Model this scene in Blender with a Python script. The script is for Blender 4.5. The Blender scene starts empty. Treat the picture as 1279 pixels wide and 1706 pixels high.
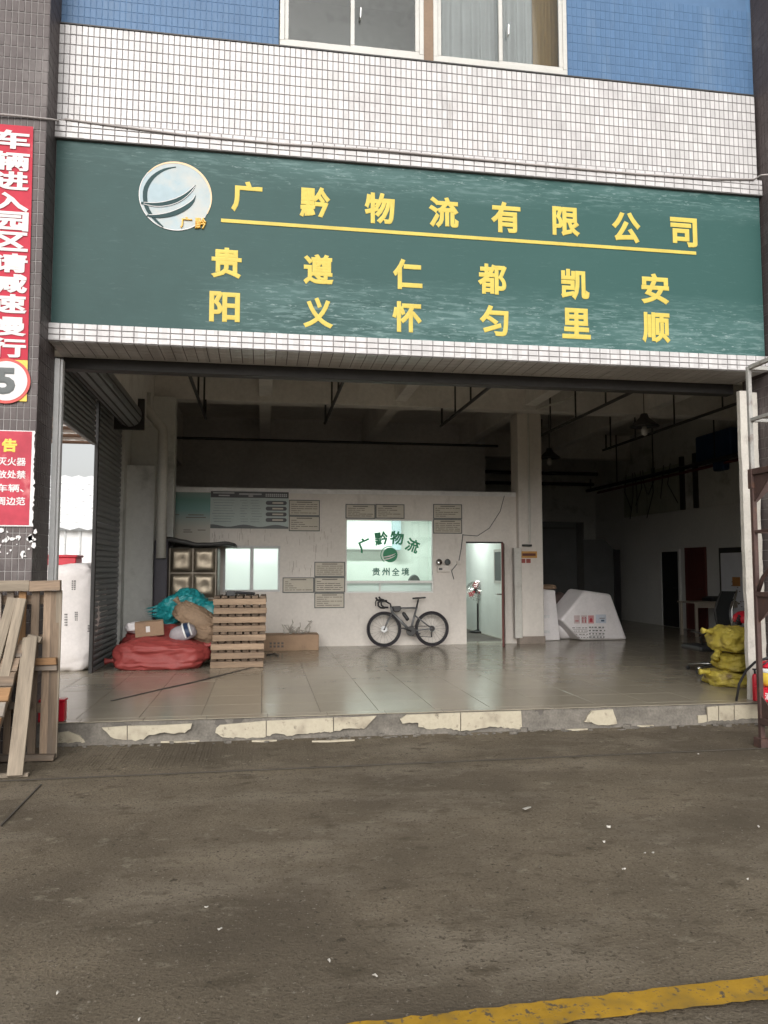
import bpy, bmesh, math, random
from mathutils import Vector, Matrix, noise
R_ = math.radians
random.seed(7)
S = bpy.context.scene
COL = S.collection

# ---------------------------------------------------------------- camera, sky, sun, exposure
FPX, PW, PH, CAMZ = 1281.0, 1279.0, 1706.0, 1.48
YAW, PITCH = R_(9.0), math.atan(95 / 1281.0)
cd = bpy.data.cameras.new('camera'); cam = bpy.data.objects.new('camera', cd); COL.objects.link(cam)
cam.location = (0, 0, CAMZ); cam.rotation_euler = (math.pi / 2 + PITCH, 0, -YAW)
cd.sensor_fit = 'VERTICAL'; cd.sensor_height = 36.0; cd.sensor_width = 36.0; cd.lens = 36.0 * FPX / PH
cd.clip_start = 0.05; cd.clip_end = 800
S.camera = cam
SUN_EL, SUN_AZ = R_(29), R_(191)          # azimuth measured clockwise from +Y
W = bpy.data.worlds.new("World"); S.world = W; W.use_nodes = True
nt = W.node_tree; bg = nt.nodes['Background']
sky = nt.nodes.new('ShaderNodeTexSky'); sky.sky_type = 'NISHITA'; sky.sun_disc = False
sky.sun_elevation = SUN_EL; sky.sun_rotation = SUN_AZ; sky.dust_density = 4.0; sky.air_density = 1.4; sky.ozone_density = 1.0
hs = nt.nodes.new('ShaderNodeHueSaturation'); hs.inputs['Saturation'].default_value = 0.13
nt.links.new(sky.outputs[0], hs.inputs['Color']); nt.links.new(hs.outputs[0], bg.inputs[0]); bg.inputs[1].default_value = 0.13
sd = bpy.data.lights.new('sun', 'SUN'); sd.energy = 1.3; sd.angle = R_(55); sd.color = (1.0, 0.96, 0.9)
so = bpy.data.objects.new('sun', sd); COL.objects.link(so)
sv = Vector((math.sin(SUN_AZ) * math.cos(SUN_EL), math.cos(SUN_AZ) * math.cos(SUN_EL), math.sin(SUN_EL)))
so.rotation_euler = (-sv).to_track_quat('-Z', 'Y').to_euler(); so.location = (-6, -10, 20)
vs = S.view_settings; vs.view_transform = 'Standard'; vs.look = 'None'; vs.gamma = 1; vs.use_curve_mapping = False
vs.exposure = 0.45
S.cycles.use_denoising = True; S.cycles.max_bounces = 12; S.cycles.diffuse_bounces = 8; S.cycles.caustics_reflective = False
S.cycles.caustics_refractive = False; S.cycles.sample_clamp_indirect = 6; S.cycles.blur_glossy = 0.5

# ---------------------------------------------------------------- measuring the photograph: a pixel's point on a real plane
_F = Vector((math.sin(YAW) * math.cos(PITCH), math.cos(YAW) * math.cos(PITCH), math.sin(PITCH)))
_Rt = Vector((math.cos(YAW), -math.sin(YAW), 0)); _U = _Rt.cross(_F); _C = Vector((0, 0, CAMZ))
def _ray(x, y): return _F * FPX + _Rt * (x - PW / 2) + _U * (PH / 2 - y)
def onY(x, y, Y): d = _ray(x, y); return _C + d * (Y / d.y)
def onX(x, y, X): d = _ray(x, y); return _C + d * (X / d.x)
def onZ(x, y, Z=0.0): d = _ray(x, y); return _C + d * ((Z - CAMZ) / d.z)
G = -0.22                                   # yard level; the tiled platform is z = 0
FY = 7.95                                   # plane of the signboard and facade
OY = 14.9                                   # plane of the office front wall
XL, XR, YB, ZC = -2.35, 10.45, 23.0, 5.3

# ---------------------------------------------------------------- materials
MATS = {}
def mat(name, col, rough=0.6, var=0.12, scale=3.0, fine=30.0, bump=0.0, bscale=80.0, metal=0.0, spec=0.5, rand=0.0, stretch=(1, 1, 1),
        coords='pos', dirt=None, cell=None, cello=(0, 0, 0), cellr=(0.9, 1.06), coat=0.0, rvar=0.0):
    """dirt = (colour, scale, low, high[, stretch]) lays blotches of a second colour; cell = size of a tile cell given its own tone."""
    m = bpy.data.materials.new(name); m.use_nodes = True; MATS[name] = m
    n = m.node_tree.nodes; l = m.node_tree.links; b = n['Principled BSDF']
    b.inputs['Roughness'].default_value = rough; b.inputs['Metallic'].default_value = metal
    b.inputs['Specular IOR Level'].default_value = spec; b.inputs['Coat Weight'].default_value = coat
    if coords == 'pos': src = n.new('ShaderNodeNewGeometry').outputs['Position']
    else: src = n.new('ShaderNodeTexCoord').outputs['Object']
    mp = n.new('ShaderNodeMapping'); mp.inputs['Scale'].default_value = stretch; l.new(src, mp.inputs[0])
    vec = mp.outputs[0]
    oi = None
    if rand or coords == 'obj':
        oi = n.new('ShaderNodeObjectInfo')
        if coords == 'obj':
            ad = n.new('ShaderNodeVectorMath'); ad.operation = 'ADD'; sc = n.new('ShaderNodeVectorMath'); sc.operation = 'SCALE'
            cb = n.new('ShaderNodeCombineXYZ'); l.new(oi.outputs['Random'], cb.inputs[0]); l.new(oi.outputs['Random'], cb.inputs[1]); l.new(oi.outputs['Random'], cb.inputs[2])
            l.new(cb.outputs[0], sc.inputs[0]); sc.inputs['Scale'].default_value = 53.0
            l.new(vec, ad.inputs[0]); l.new(sc.outputs[0], ad.inputs[1]); vec = ad.outputs[0]
    def nz(s, d=5, r=0.6, v=None):
        t = n.new('ShaderNodeTexNoise'); t.inputs['Scale'].default_value = s; t.inputs['Detail'].default_value = d; t.inputs['Roughness'].default_value = r
        l.new(v or vec, t.inputs['Vector']); return t.outputs['Fac']
    def mix(f, a, bb, mode='MIX'):
        x = n.new('ShaderNodeMix'); x.data_type = 'RGBA'; x.blend_type = mode
        for inp, v in ((x.inputs[0], f), (x.inputs[6], a), (x.inputs[7], bb)):
            if isinstance(v, bpy.types.NodeSocket): l.new(v, inp)
            elif isinstance(v, (int, float)): inp.default_value = v
            else: inp.default_value = (*v, 1)
        return x.outputs[2]
    def ramp(f, a, bb, lo=0.0, hi=1.0):
        x = n.new('ShaderNodeMapRange'); x.inputs[1].default_value = a; x.inputs[2].default_value = bb; x.inputs[3].default_value = lo; x.inputs[4].default_value = hi
        l.new(f, x.inputs[0]); return x.outputs[0]
    A = [max(0, c * (1 - var)) for c in col]; B = [c * (1 + var) for c in col]
    c = mix(ramp(nz(scale), 0.3, 0.7), A, B)
    f2 = ramp(nz(fine, 3), 0.25, 0.75, 1 - var * 0.8, 1 + var * 0.8)
    cc = n.new('ShaderNodeCombineColor'); [l.new(f2, cc.inputs[i]) for i in range(3)]
    c = mix(1.0, c, cc.outputs[0], 'MULTIPLY')
    for d in ([dirt] if dirt and not isinstance(dirt, list) else dirt or []):
        v = vec
        if len(d) > 4:
            mp2 = n.new('ShaderNodeMapping'); mp2.inputs['Scale'].default_value = d[4]; l.new(src, mp2.inputs[0]); v = mp2.outputs[0]
        c = mix(ramp(nz(d[1], 6, 0.65, v), d[2], d[3]), c, d[0])
    if cell:
        sn = n.new('ShaderNodeVectorMath'); sn.operation = 'SNAP'; sn.inputs[1].default_value = cell; of = n.new('ShaderNodeVectorMath'); of.operation = 'ADD'; of.inputs[1].default_value = cello; l.new(src, of.inputs[0]); l.new(of.outputs[0], sn.inputs[0])
        wn = n.new('ShaderNodeTexWhiteNoise'); l.new(sn.outputs[0], wn.inputs['Vector'])
        g = ramp(wn.outputs['Value'], 0, 1, *cellr); c3 = n.new('ShaderNodeCombineColor'); [l.new(g, c3.inputs[i]) for i in range(3)]
        c = mix(1.0, c, c3.outputs[0], 'MULTIPLY')
    if rand:
        g = ramp(oi.outputs['Random'], 0, 1, 1 - rand, 1 + rand * 0.7); c3 = n.new('ShaderNodeCombineColor'); [l.new(g, c3.inputs[i]) for i in range(3)]
        c = mix(1.0, c, c3.outputs[0], 'MULTIPLY')
    l.new(c, b.inputs['Base Color'])
    if rvar: l.new(ramp(nz(scale * 1.7), 0.3, 0.7, max(0.03, rough - rvar), rough + rvar), b.inputs['Roughness'])
    if bump:
        bp = n.new('ShaderNodeBump'); bp.inputs['Strength'].default_value = bump; bp.inputs['Distance'].default_value = 0.01
        l.new(nz(bscale, 5), bp.inputs['Height']); l.new(bp.outputs[0], b.inputs['Normal'])
    return m
def emit(name, col, s):
    m = bpy.data.materials.new(name); m.use_nodes = True; b = m.node_tree.nodes['Principled BSDF']
    b.inputs['Base Color'].default_value = (0.8, 0.8, 0.8, 1); b.inputs['Emission Color'].default_value = (*col, 1); b.inputs['Emission Strength'].default_value = s; return m
def thin_glass(name, tint, refl=0.12, frost=0.0, ior=1.5):
    m = bpy.data.materials.new(name); m.use_nodes = True; n = m.node_tree.nodes; l = m.node_tree.links
    n.remove(n['Principled BSDF']); out = n['Material Output']
    t = n.new('ShaderNodeBsdfTransparent'); t.inputs[0].default_value = (*tint, 1)
    g = n.new('ShaderNodeBsdfGlossy'); g.inputs['Roughness'].default_value = 0.03
    lw = n.new('ShaderNodeFresnel'); lw.inputs[0].default_value = ior
    mr = n.new('ShaderNodeMath'); mr.operation = 'ADD'; mr.use_clamp = True; mr.inputs[1].default_value = refl; l.new(lw.outputs[0], mr.inputs[0])
    a = t.outputs[0]
    if frost:
        tr = n.new('ShaderNodeBsdfTranslucent'); tr.inputs[0].default_value = (*tint, 1)
        x0 = n.new('ShaderNodeMixShader'); x0.inputs[0].default_value = frost; l.new(a, x0.inputs[1]); l.new(tr.outputs[0], x0.inputs[2]); a = x0.outputs[0]
    x = n.new('ShaderNodeMixShader'); l.new(mr.outputs[0], x.inputs[0]); l.new(a, x.inputs[1]); l.new(g.outputs[0], x.inputs[2]); l.new(x.outputs[0], out.inputs[0])
    return m

M_tile = mat('white_tile', (0.560, 0.546, 0.546), 0.3, 0.05, 1.2, 40, spec=0.3, cell=(0.0577, 5, 0.107), cello=(2.128, 0, -7.085), cellr=(0.86, 1.07), dirt=[((0.36, 0.33, 0.335), 0.9, 0.54, 0.85, (1.2, 1, 0.9)), ((0.30, 0.27, 0.25), 2.4, 0.64, 0.8, (3.5, 1, 0.35))])
M_grout = mat('grey_grout', (0.215, 0.20, 0.20), 0.9)
M_btile = mat('brown_tile', (0.092, 0.075, 0.074), 0.5, 0.10, 2, 40, spec=0.25, cell=(0.0577, 5, 0.12), dirt=((0.2, 0.18, 0.175), 1.6, 0.55, 0.8))
M_bgrout = mat('pale_grout', (0.26, 0.245, 0.24), 0.9)
def vinyl_material():
    # faded printed vinyl: long horizontal scuffs, thickest along the lower wrinkles and the upper edge
    m = mat('green_vinyl', (0.028, 0.066, 0.063), 0.45, 0.06, 0.8, 7, spec=0.16, bump=0.10, bscale=3)
    n = m.node_tree.nodes; l = m.node_tree.links; b = n['Principled BSDF']; base = b.inputs['Base Color'].links[0].from_socket
    g = n.new('ShaderNodeNewGeometry'); sx = n.new('ShaderNodeSeparateXYZ'); l.new(g.outputs['Position'], sx.inputs[0])
    def rng(sock, a, b_, lo=0.0, hi=1.0):
        x = n.new('ShaderNodeMapRange'); x.inputs[1].default_value = a; x.inputs[2].default_value = b_; x.inputs[3].default_value = lo; x.inputs[4].default_value = hi; l.new(sock, x.inputs[0]); return x.outputs[0]
    def nz(s, st, d=5, r=0.6):
        mp = n.new('ShaderNodeMapping'); mp.inputs['Scale'].default_value = st; l.new(g.outputs['Position'], mp.inputs[0])
        t = n.new('ShaderNodeTexNoise'); t.inputs['Scale'].default_value = s; t.inputs['Detail'].default_value = d; t.inputs['Roughness'].default_value = r; l.new(mp.outputs[0], t.inputs['Vector']); return t.outputs['Fac']
    def op(o, a, b_):
        x = n.new('ShaderNodeMath'); x.operation = o; x.use_clamp = True
        for i, v in enumerate((a, b_)):
            if isinstance(v, (int, float)): x.inputs[i].default_value = v
            else: l.new(v, x.inputs[i])
        return x.outputs[0]
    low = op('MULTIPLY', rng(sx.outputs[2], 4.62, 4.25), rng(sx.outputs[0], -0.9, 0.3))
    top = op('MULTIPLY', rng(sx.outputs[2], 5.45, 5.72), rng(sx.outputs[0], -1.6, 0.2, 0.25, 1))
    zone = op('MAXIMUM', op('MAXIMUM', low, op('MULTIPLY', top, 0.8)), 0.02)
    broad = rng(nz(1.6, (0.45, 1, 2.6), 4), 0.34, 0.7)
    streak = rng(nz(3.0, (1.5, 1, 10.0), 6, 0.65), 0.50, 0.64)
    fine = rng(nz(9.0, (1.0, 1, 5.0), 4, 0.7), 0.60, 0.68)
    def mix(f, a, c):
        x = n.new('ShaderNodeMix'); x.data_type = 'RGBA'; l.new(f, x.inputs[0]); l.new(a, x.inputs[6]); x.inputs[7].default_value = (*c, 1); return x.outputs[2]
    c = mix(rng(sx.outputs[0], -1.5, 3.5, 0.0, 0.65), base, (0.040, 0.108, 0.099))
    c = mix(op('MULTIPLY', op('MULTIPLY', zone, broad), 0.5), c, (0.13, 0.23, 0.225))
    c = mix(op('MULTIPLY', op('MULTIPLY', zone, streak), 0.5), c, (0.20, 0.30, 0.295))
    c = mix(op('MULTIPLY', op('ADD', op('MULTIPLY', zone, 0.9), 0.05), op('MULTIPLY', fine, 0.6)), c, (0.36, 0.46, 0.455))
    l.new(c, b.inputs['Base Color']); return m
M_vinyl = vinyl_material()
M_yel = mat('yellow_lettering', (0.58, 0.46, 0.10), 0.5, 0.08, 6, 30, spec=0.2)
M_yel2 = mat('orange_lettering', (0.70, 0.42, 0.06), 0.42, 0.06)
M_white = mat('white_plastic', (0.72, 0.72, 0.70), 0.4, 0.05)
M_whitep = mat('white_print', (0.66, 0.645, 0.64), 0.5, 0.05, spec=0.2)
M_red = mat('red_banner', (0.43, 0.018, 0.042), 0.5, 0.10, 2.5, 12, spec=0.2, dirt=((0.62, 0.2, 0.2), 3, 0.62, 0.9), bump=0.1, bscale=4)
M_redf = mat('faded_red_poster', (0.42, 0.045, 0.07), 0.5, 0.14, 3, 14, spec=0.2, dirt=((0.68, 0.35, 0.33), 3.5, 0.58, 0.85))
M_bannery = mat('yellow_banner', (0.72, 0.5, 0.06), 0.5, 0.1)
M_ring = mat('red_ring', (0.5, 0.05, 0.04), 0.5)
M_black = mat('black_plastic', (0.018, 0.018, 0.02), 0.45, 0.2)
M_dgrey = mat('dark_grey_print', (0.09, 0.10, 0.10), 0.55)
M_blue = mat('blue_board', (0.085, 0.155, 0.27), 0.6, 0.08, 0.8, 8, spec=0.2, dirt=((0.12, 0.25, 0.44), 3, 0.55, 0.8, (3, 1, 0.35)))
M_frame = mat('white_window_frame', (0.50, 0.49, 0.46), 0.4, 0.06)
M_curt = mat('pale_curtain', (0.46, 0.47, 0.47), 0.9, 0.06)
M_curtb = mat('ochre_curtain', (0.34, 0.22, 0.09), 0.9, 0.08)
M_glass = thin_glass('window_glass', (0.78, 0.80, 0.80), 0.0, 0, 1.32)
M_clear = thin_glass('clear_glass', (0.90, 0.95, 0.92), 0.0)
M_frost = thin_glass('frosted_glass', (0.93, 0.97, 0.95), 0.0, 0.85)
M_plaster = mat('white_wall_paint', (0.65, 0.61, 0.565), 0.75, 0.07, 1.2, 18, bump=0.06, bscale=25, dirt=((0.46, 0.42, 0.38), 2.3, 0.60, 0.85, (1.5, 1.5, 0.6)))
M_ofin = mat('office_wall_paint', (0.72, 0.76, 0.73), 0.7, 0.04)
M_conc = mat('ceiling_concrete', (0.74, 0.72, 0.69), 0.9, 0.12, 0.9, 12, dirt=((0.56, 0.53, 0.50), 0.8, 0.5, 0.75))
M_side = mat('side_wall_paint', (0.62, 0.625, 0.60), 0.85, 0.08, 1, 14, dirt=((0.2, 0.2, 0.18), 1.3, 0.55, 0.8))
M_dado = mat('lower_wall_paint', (0.62, 0.62, 0.60), 0.7, 0.06, 1, 14)
M_dark = mat('dark_wall', (0.70, 0.69, 0.685), 0.9, 0.14, 0.8, 10)
M_steel = mat('grey_shutter_steel', (0.27, 0.28, 0.29), 0.42, 0.08, 2, 20, metal=0.35, dirt=((0.15, 0.15, 0.15), 2, 0.55, 0.8))
M_galv = mat('galvanised_steel', (0.46, 0.47, 0.47), 0.45, 0.10, 4, 30, metal=0.4, dirt=((0.28, 0.26, 0.24), 5, 0.58, 0.8))
M_rail = mat('grey_painted_rail', (0.55, 0.55, 0.55), 0.5, 0.08, 3, 30, dirt=((0.22, 0.2, 0.19), 4, 0.6, 0.85))
M_joint = mat('dirt_filled_joint', (.062, .053, .042), .95)
M_rackp = mat('worn_pale_rail', (.36, .35, .33), .55, .14, 5, 40, dirt=[((.16, .12, .1), 6, .55, .7)])
M_rust = mat('rusty_brown_steel', (0.075, 0.042, 0.036), 0.6, 0.25, 6, 50, dirt=((0.16, 0.075, 0.04), 8, 0.55, 0.8))
M_dsteel = mat('dark_steel', (0.035, 0.033, 0.032), 0.55, 0.2, 4, 30)
M_pipe = mat('black_pipe_paint', (0.02, 0.019, 0.018), 0.5, 0.2)
M_pvc = mat('pale_pvc', (0.55, 0.54, 0.5), 0.5, 0.08, dirt=((0.35, 0.33, 0.3), 3, 0.55, 0.8))
M_floor = mat('polished_floor_tile', (0.285, 0.252, 0.195), 0.19, 0.05, 1.6, 25, rand=0.06, rvar=0.04, spec=0.36,
              dirt=[((0.22, 0.195, 0.155), 0.8, 0.5, 0.85), ((0.20, 0.175, 0.14), 5, 0.66, 0.85, (0.5, 1.4, 1))])
M_fgrout = mat('floor_grout', (0.10, 0.09, 0.08), 0.85)
M_cream = mat('cream_riser_tile', (0.42, 0.375, 0.285), 0.5, 0.1, 5, 40, dirt=[((0.24, 0.205, 0.155), 5, 0.48, 0.70), ((0.15, 0.125, 0.095), 16, 0.6, 0.72)])
M_rawc = mat('broken_concrete', (0.135, 0.122, 0.105), 0.95, 0.28, 6, 45, bump=0.9, bscale=22)
M_wood = mat('pallet_wood', (0.215, 0.155, 0.108), 0.85, 0.3, 7, 60, stretch=(0.12, 1.6, 1.6), coords='obj', rand=0.42, bump=0.25, bscale=30, dirt=[((0.13, 0.105, 0.085), 3, 0.5, 0.75, (0.3, 2.2, 2.2)), ((0.20, 0.18, 0.16), 1.2, 0.5, 0.62)])
M_woodo = mat('orange_pallet_wood', (0.27, 0.15, 0.07), 0.85, 0.24, 7, 60, stretch=(0.12, 1.6, 1.6), coords='obj', rand=0.3, bump=0.25, bscale=30)
M_woodg = mat('weathered_plank', (0.225, 0.185, 0.14), 0.85, 0.26, 6, 60, stretch=(0.1, 1.8, 1.8), coords='obj', rand=0.12, bump=0.3, bscale=30, dirt=[((0.15, 0.12, 0.09), 3, 0.52, 0.72, (0.3, 2, 2)), ((0.10, 0.08, 0.06), 9, 0.62, 0.72)])
M_card = mat('brown_cardboard', (0.32, 0.215, 0.14), 0.85, 0.1, 4, 40, dirt=((0.2, 0.14, 0.1), 3, 0.55, 0.8))
M_cardd = mat('dark_cardboard', (0.13, 0.11, 0.10), 0.8, 0.12)
M_brownsack = mat('brown_paper_sack', (0.27, 0.185, 0.12), 0.8, 0.15, 5, 30, bump=0.3, bscale=18)
M_redsack = mat('red_woven_plastic', (0.30, 0.05, 0.045), 0.55, 0.14, 3, 120, bump=0.5, bscale=14)
M_teal = mat('teal_plastic', (0.015, 0.23, 0.25), 0.38, 0.2, 4, 30, bump=0.2, bscale=10)
M_ysack = mat('yellow_woven_plastic', (0.50, 0.40, 0.065), 0.6, 0.2, 5, 120, bump=0.35, bscale=40, dirt=((0.20, 0.14, 0.075), 4.0, 0.50, 0.70))
M_foam = mat('white_foam_wrap', (0.80, 0.77, 0.78), 0.35, 0.06, 3, 25, bump=0.12, bscale=9)
M_bulk = mat('white_bulk_wrap', (0.82, 0.77, 0.75), 0.6, 0.07, 2, 20, bump=0.2, bscale=5)
M_tank = mat('stainless_tank', (0.24, 0.205, 0.155), 0.36, 0.12, 5, 20, metal=0.75, bump=0.15, bscale=6)
M_bikef = mat('grey_bike_frame', (0.17, 0.175, 0.18), 0.35, 0.05, metal=0.2)
M_tyre = mat('black_tyre', (0.022, 0.018, 0.024), 0.6, 0.1)
M_chrome = mat('bright_metal', (0.62, 0.62, 0.6), 0.22, 0.03, metal=1.0)
M_door = mat('red_brown_door', (0.10, 0.026, 0.021), 0.5, 0.12, 5, 40, stretch=(1, 1, 0.2))
M_doorb = mat('black_door', (0.012, 0.012, 0.012), 0.6)
M_paper = mat('notice_paper', (0.50, 0.46, 0.385), 0.6, 0.05)
M_ink = mat('printed_ink', (0.16, 0.14, 0.12), 0.7)
M_green = mat('green_decal', (0.012, 0.24, 0.105), 0.45, 0.05)
M_greend = mat('dark_green_decal', (0.016, 0.11, 0.075), 0.45, 0.05)
M_fanred = mat('red_fan_blade', (0.42, 0.02, 0.035), 0.3)
M_fire = mat('red_enamel', (0.52, 0.012, 0.03), 0.3, 0.06)
M_logo = mat('silver_logo_vinyl', (0.33, 0.42, 0.46), 0.4, 0.08, 3, 10, spec=0.2, dirt=((0.47, 0.465, 0.43), 2.0, 0.45, 0.65))
M_logor = mat('orange_logo_rim', (0.68, 0.46, 0.26), 0.4, 0.08)
M_mark = mat('yellow_road_paint', (0.35, 0.205, 0.025), 0.85, 0.18, 3, 40, spec=0.1, dirt=[((0.20, 0.13, 0.035), 5, 0.48, 0.66), ((0.10, 0.08, 0.055), 14, 0.585, 0.64), ((0.12, 0.095, 0.065), 40, 0.60, 0.65)])
M_ground = mat('yard_concrete', (0.138, 0.114, 0.083), 0.95, 0.24, 1.4, 70, bump=1.0, bscale=60, spec=0.1,
               dirt=[((0.085, 0.070, 0.052), 0.38, 0.44, 0.66, (0.8, 1.2, 1)), ((0.185, 0.157, 0.12), 1.2, 0.50, 0.70, (0.7, 1.3, 1)),
                     ((0.085, 0.07, 0.05), 4.5, 0.56, 0.68, (0.8, 1.2, 1)), ((0.19, 0.165, 0.125), 7, 0.60, 0.72, (0.8, 1.1, 1)), ((0.05, 0.042, 0.03), 9, 0.655, 0.70, (0.8, 1.1, 1)), ((0.06, 0.05, 0.037), 22, 0.615, 0.65), ((0.085, 0.07, 0.052), 60, 0.57, 0.62), ((0.215, 0.19, 0.155), 45, 0.63, 0.66), ((0.13, 0.085, 0.07), 0.5, 0.66, 0.8), ((0.24, 0.21, 0.18), 19, 0.68, 0.76)])
M_can = mat('canopy_sheet', (0.72, 0.52, 0.38), 0.7)
M_shed = mat('pale_cladding', (0.82, 0.82, 0.82), 0.6, 0.05)
M_cable = mat('grey_cable', (0.33, 0.30, 0.29), 0.6)
M_poster1 = mat('teal_poster_print', (0.22, 0.36, 0.33), 0.5, 0.1, dirt=((0.48, 0.46, 0.40), 1.2, 0.45, 0.55, (0.4, 1, 1.2)))
M_poster2 = mat('blue_grey_poster_print', (0.36, 0.42, 0.40), 0.5, 0.05)
M_wb = mat('whiteboard_surface', (0.80, 0.82, 0.88), 0.3, 0.04)

# ---------------------------------------------------------------- mesh builder
class MB:
    def __init__(s): s.v = []; s.f = []
    def add(s, vs, fs):
        b = len(s.v); s.v += [Vector(p) for p in vs]; s.f += [tuple(b + i for i in f) for f in fs]; return s
    def hexa(s, p):  # 4 bottom, 4 top corners
        return s.add(p, [(3, 2, 1, 0), (4, 5, 6, 7), (0, 1, 5, 4), (1, 2, 6, 5), (2, 3, 7, 6), (3, 0, 4, 7)])
    def box(s, x0, x1, y0, y1, z0, z1):
        return s.hexa([(x0, y0, z0), (x1, y0, z0), (x1, y1, z0), (x0, y1, z0), (x0, y0, z1), (x1, y0, z1), (x1, y1, z1), (x0, y1, z1)])
    def bar(s, p0, p1, w, t, up=(0, 0, 1)):
        p0, p1 = Vector(p0), Vector(p1); d = (p1 - p0).normalized(); u = Vector(up)
        if abs(d.dot(u)) > 0.98: u = Vector((1, 0, 0))
        a = d.cross(u).normalized() * (w / 2); b = a.cross(d).normalized() * (t / 2)
        return s.hexa([p0 - a - b, p0 + a - b, p1 + a - b, p1 - a - b, p0 - a + b, p0 + a + b, p1 + a + b, p1 - a + b])
    def tube(s, pts, r, n=8, closed=False, cap=True):
        pts = [Vector(p) for p in pts]; m = len(pts); rs = r if isinstance(r, (list, tuple)) else [r] * m
        b = len(s.v); pu = None
        for i, p in enumerate(pts):
            if closed: d = (pts[(i + 1) % m] - pts[i - 1])
            else: d = pts[min(i + 1, m - 1)] - pts[max(i - 1, 0)]
            d.normalize()
            if pu is None:
                u = Vector((0, 0, 1)) if abs(d.z) < 0.9 else Vector((1, 0, 0))
            else: u = pu
            u = (u - d * u.dot(d)).normalized(); w = d.cross(u); pu = u
            for k in range(n):
                a = 2 * math.pi * k / n; s.v.append(p + (u * math.cos(a) + w * math.sin(a)) * rs[i])
        for i in range(m if closed else m - 1):
            j = (i + 1) % m
            for k in range(n):
                k2 = (k + 1) % n; s.f.append((b + i * n + k, b + i * n + k2, b + j * n + k2, b + j * n + k))
        if cap and not closed:
            s.f.append(tuple(b + k for k in reversed(range(n)))); s.f.append(tuple(b + (m - 1) * n + k for k in range(n)))
        return s
    def lathe(s, c, prof, n=24, axis=(0, 0, 1)):
        ax = Vector(axis).normalized(); u = Vector((1, 0, 0)) if abs(ax.x) < 0.9 else Vector((0, 1, 0)); u = (u - ax * u.dot(ax)).normalized(); w = ax.cross(u)
        b = len(s.v); c = Vector(c)
        for r, z in prof:
            for k in range(n):
                a = 2 * math.pi * k / n; s.v.append(c + ax * z + (u * math.cos(a) + w * math.sin(a)) * r)
        for i in range(len(prof) - 1):
            for k in range(n):
                k2 = (k + 1) % n; s.f.append((b + i * n + k, b + i * n + k2, b + (i + 1) * n + k2, b + (i + 1) * n + k))
        if prof[0][0] > 1e-4: s.f.append(tuple(b + k for k in reversed(range(n))))
        if prof[-1][0] > 1e-4: s.f.append(tuple(b + (len(prof) - 1) * n + k for k in range(n)))
        return s
    def prism(s, poly, ext):  # poly: loop of points, ext: extrusion vector
        poly = [Vector(p) for p in poly]; e = Vector(ext); n = len(poly)
        return s.add(poly + [p + e for p in poly], [tuple(reversed(range(n))), tuple(range(n, 2 * n))] + [(i, (i + 1) % n, n + (i + 1) % n, n + i) for i in range(n)])
    def build(s, name, m, parent=None, smooth=False, bevel=0.0, origin=None, segs=1):
        o3 = Vector(origin) if origin is not None else (wmat(parent).translation if parent else (sum(s.v, Vector()) / max(1, len(s.v))))
        me = bpy.data.meshes.new(name); me.from_pydata([p - o3 for p in s.v], [], s.f)
        bm = bmesh.new(); bm.from_mesh(me); bmesh.ops.recalc_face_normals(bm, faces=bm.faces); bm.to_mesh(me); bm.free()
        me.materials.append(m)
        if smooth:
            for p in me.polygons: p.use_smooth = True
        o = link(name, me, parent, Matrix.Translation(o3))
        if bevel:
            bv = o.modifiers.new('bevel', 'BEVEL'); bv.width = bevel; bv.segments = segs; bv.limit_method = 'ANGLE'
        return o
def wmat(o):
    m = Matrix.Identity(4)
    while o is not None: m = o.matrix_basis @ m; o = o.parent
    return m
def link(name, data, parent, M):
    o = bpy.data.objects.new(name, data); COL.objects.link(o)
    if parent is not None: o.parent = parent; o.matrix_basis = wmat(parent).inverted() @ M
    else: o.matrix_basis = M
    return o
def tag(o, label=None, cat=None, group=None, kind=None):
    for k, v in (('label', label), ('category', cat), ('group', group), ('kind', kind)):
        if v: o[k] = v
    return o
def thing(name, loc, label, cat, group=None, rz=0.0):
    return tag(link(name, None, None, Matrix.Translation(Vector(loc)) @ Matrix.Rotation(rz, 4, 'Z')), label, cat, group)
def struct(o): o['kind'] = 'structure'; return o
def kids(o): return [c for c in COL.objects if c.parent is o]
def dup(o, M, label=None):
    """a copy of a thing with copies of its parts and sub-parts"""
    def rec(a, par):
        c = a.copy(); COL.objects.link(c)
        if par: c.parent = par
        for ch in kids(a): rec(ch, c)
        return c
    r = rec(o, None); r.matrix_basis = M
    if label: r['label'] = label
    return r
def plank(name, p0, p1, wdir, w, t, m, parent=None, bevel=0.003):
    """a board from p0 to p1, its width along wdir; local X is the grain"""
    p0, p1 = Vector(p0), Vector(p1); d = p1 - p0; L = d.length; d.normalize(); wv = Vector(wdir); wv = (wv - d * wv.dot(d)).normalized(); n = d.cross(wv)
    mb = MB(); a, b, c = L / 2, w / 2, t / 2
    j = lambda k: random.uniform(-k, k)
    mb.hexa([(-a + j(.006), -b + j(.003), -c), (a + j(.006), -b + j(.003), -c), (a + j(.006), b + j(.003), -c), (-a + j(.006), b + j(.003), -c),
             (-a + j(.006), -b + j(.003), c), (a + j(.006), -b + j(.003), c), (a + j(.006), b + j(.003), c), (-a + j(.006), b + j(.003), c)])
    o = mb.build(name, m, None, bevel=bevel, origin=(0, 0, 0))
    M = Matrix((d, wv, n)).transposed().to_4x4(); M.translation = (p0 + p1) / 2
    if parent: o.parent = parent; o.matrix_basis = wmat(parent).inverted() @ M
    else: o.matrix_basis = M
    return o
FACE = Matrix(((1, 0, 0), (0, 0, -1), (0, 1, 0)))   # text plane turned to face -Y
_glyph = {}
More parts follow.
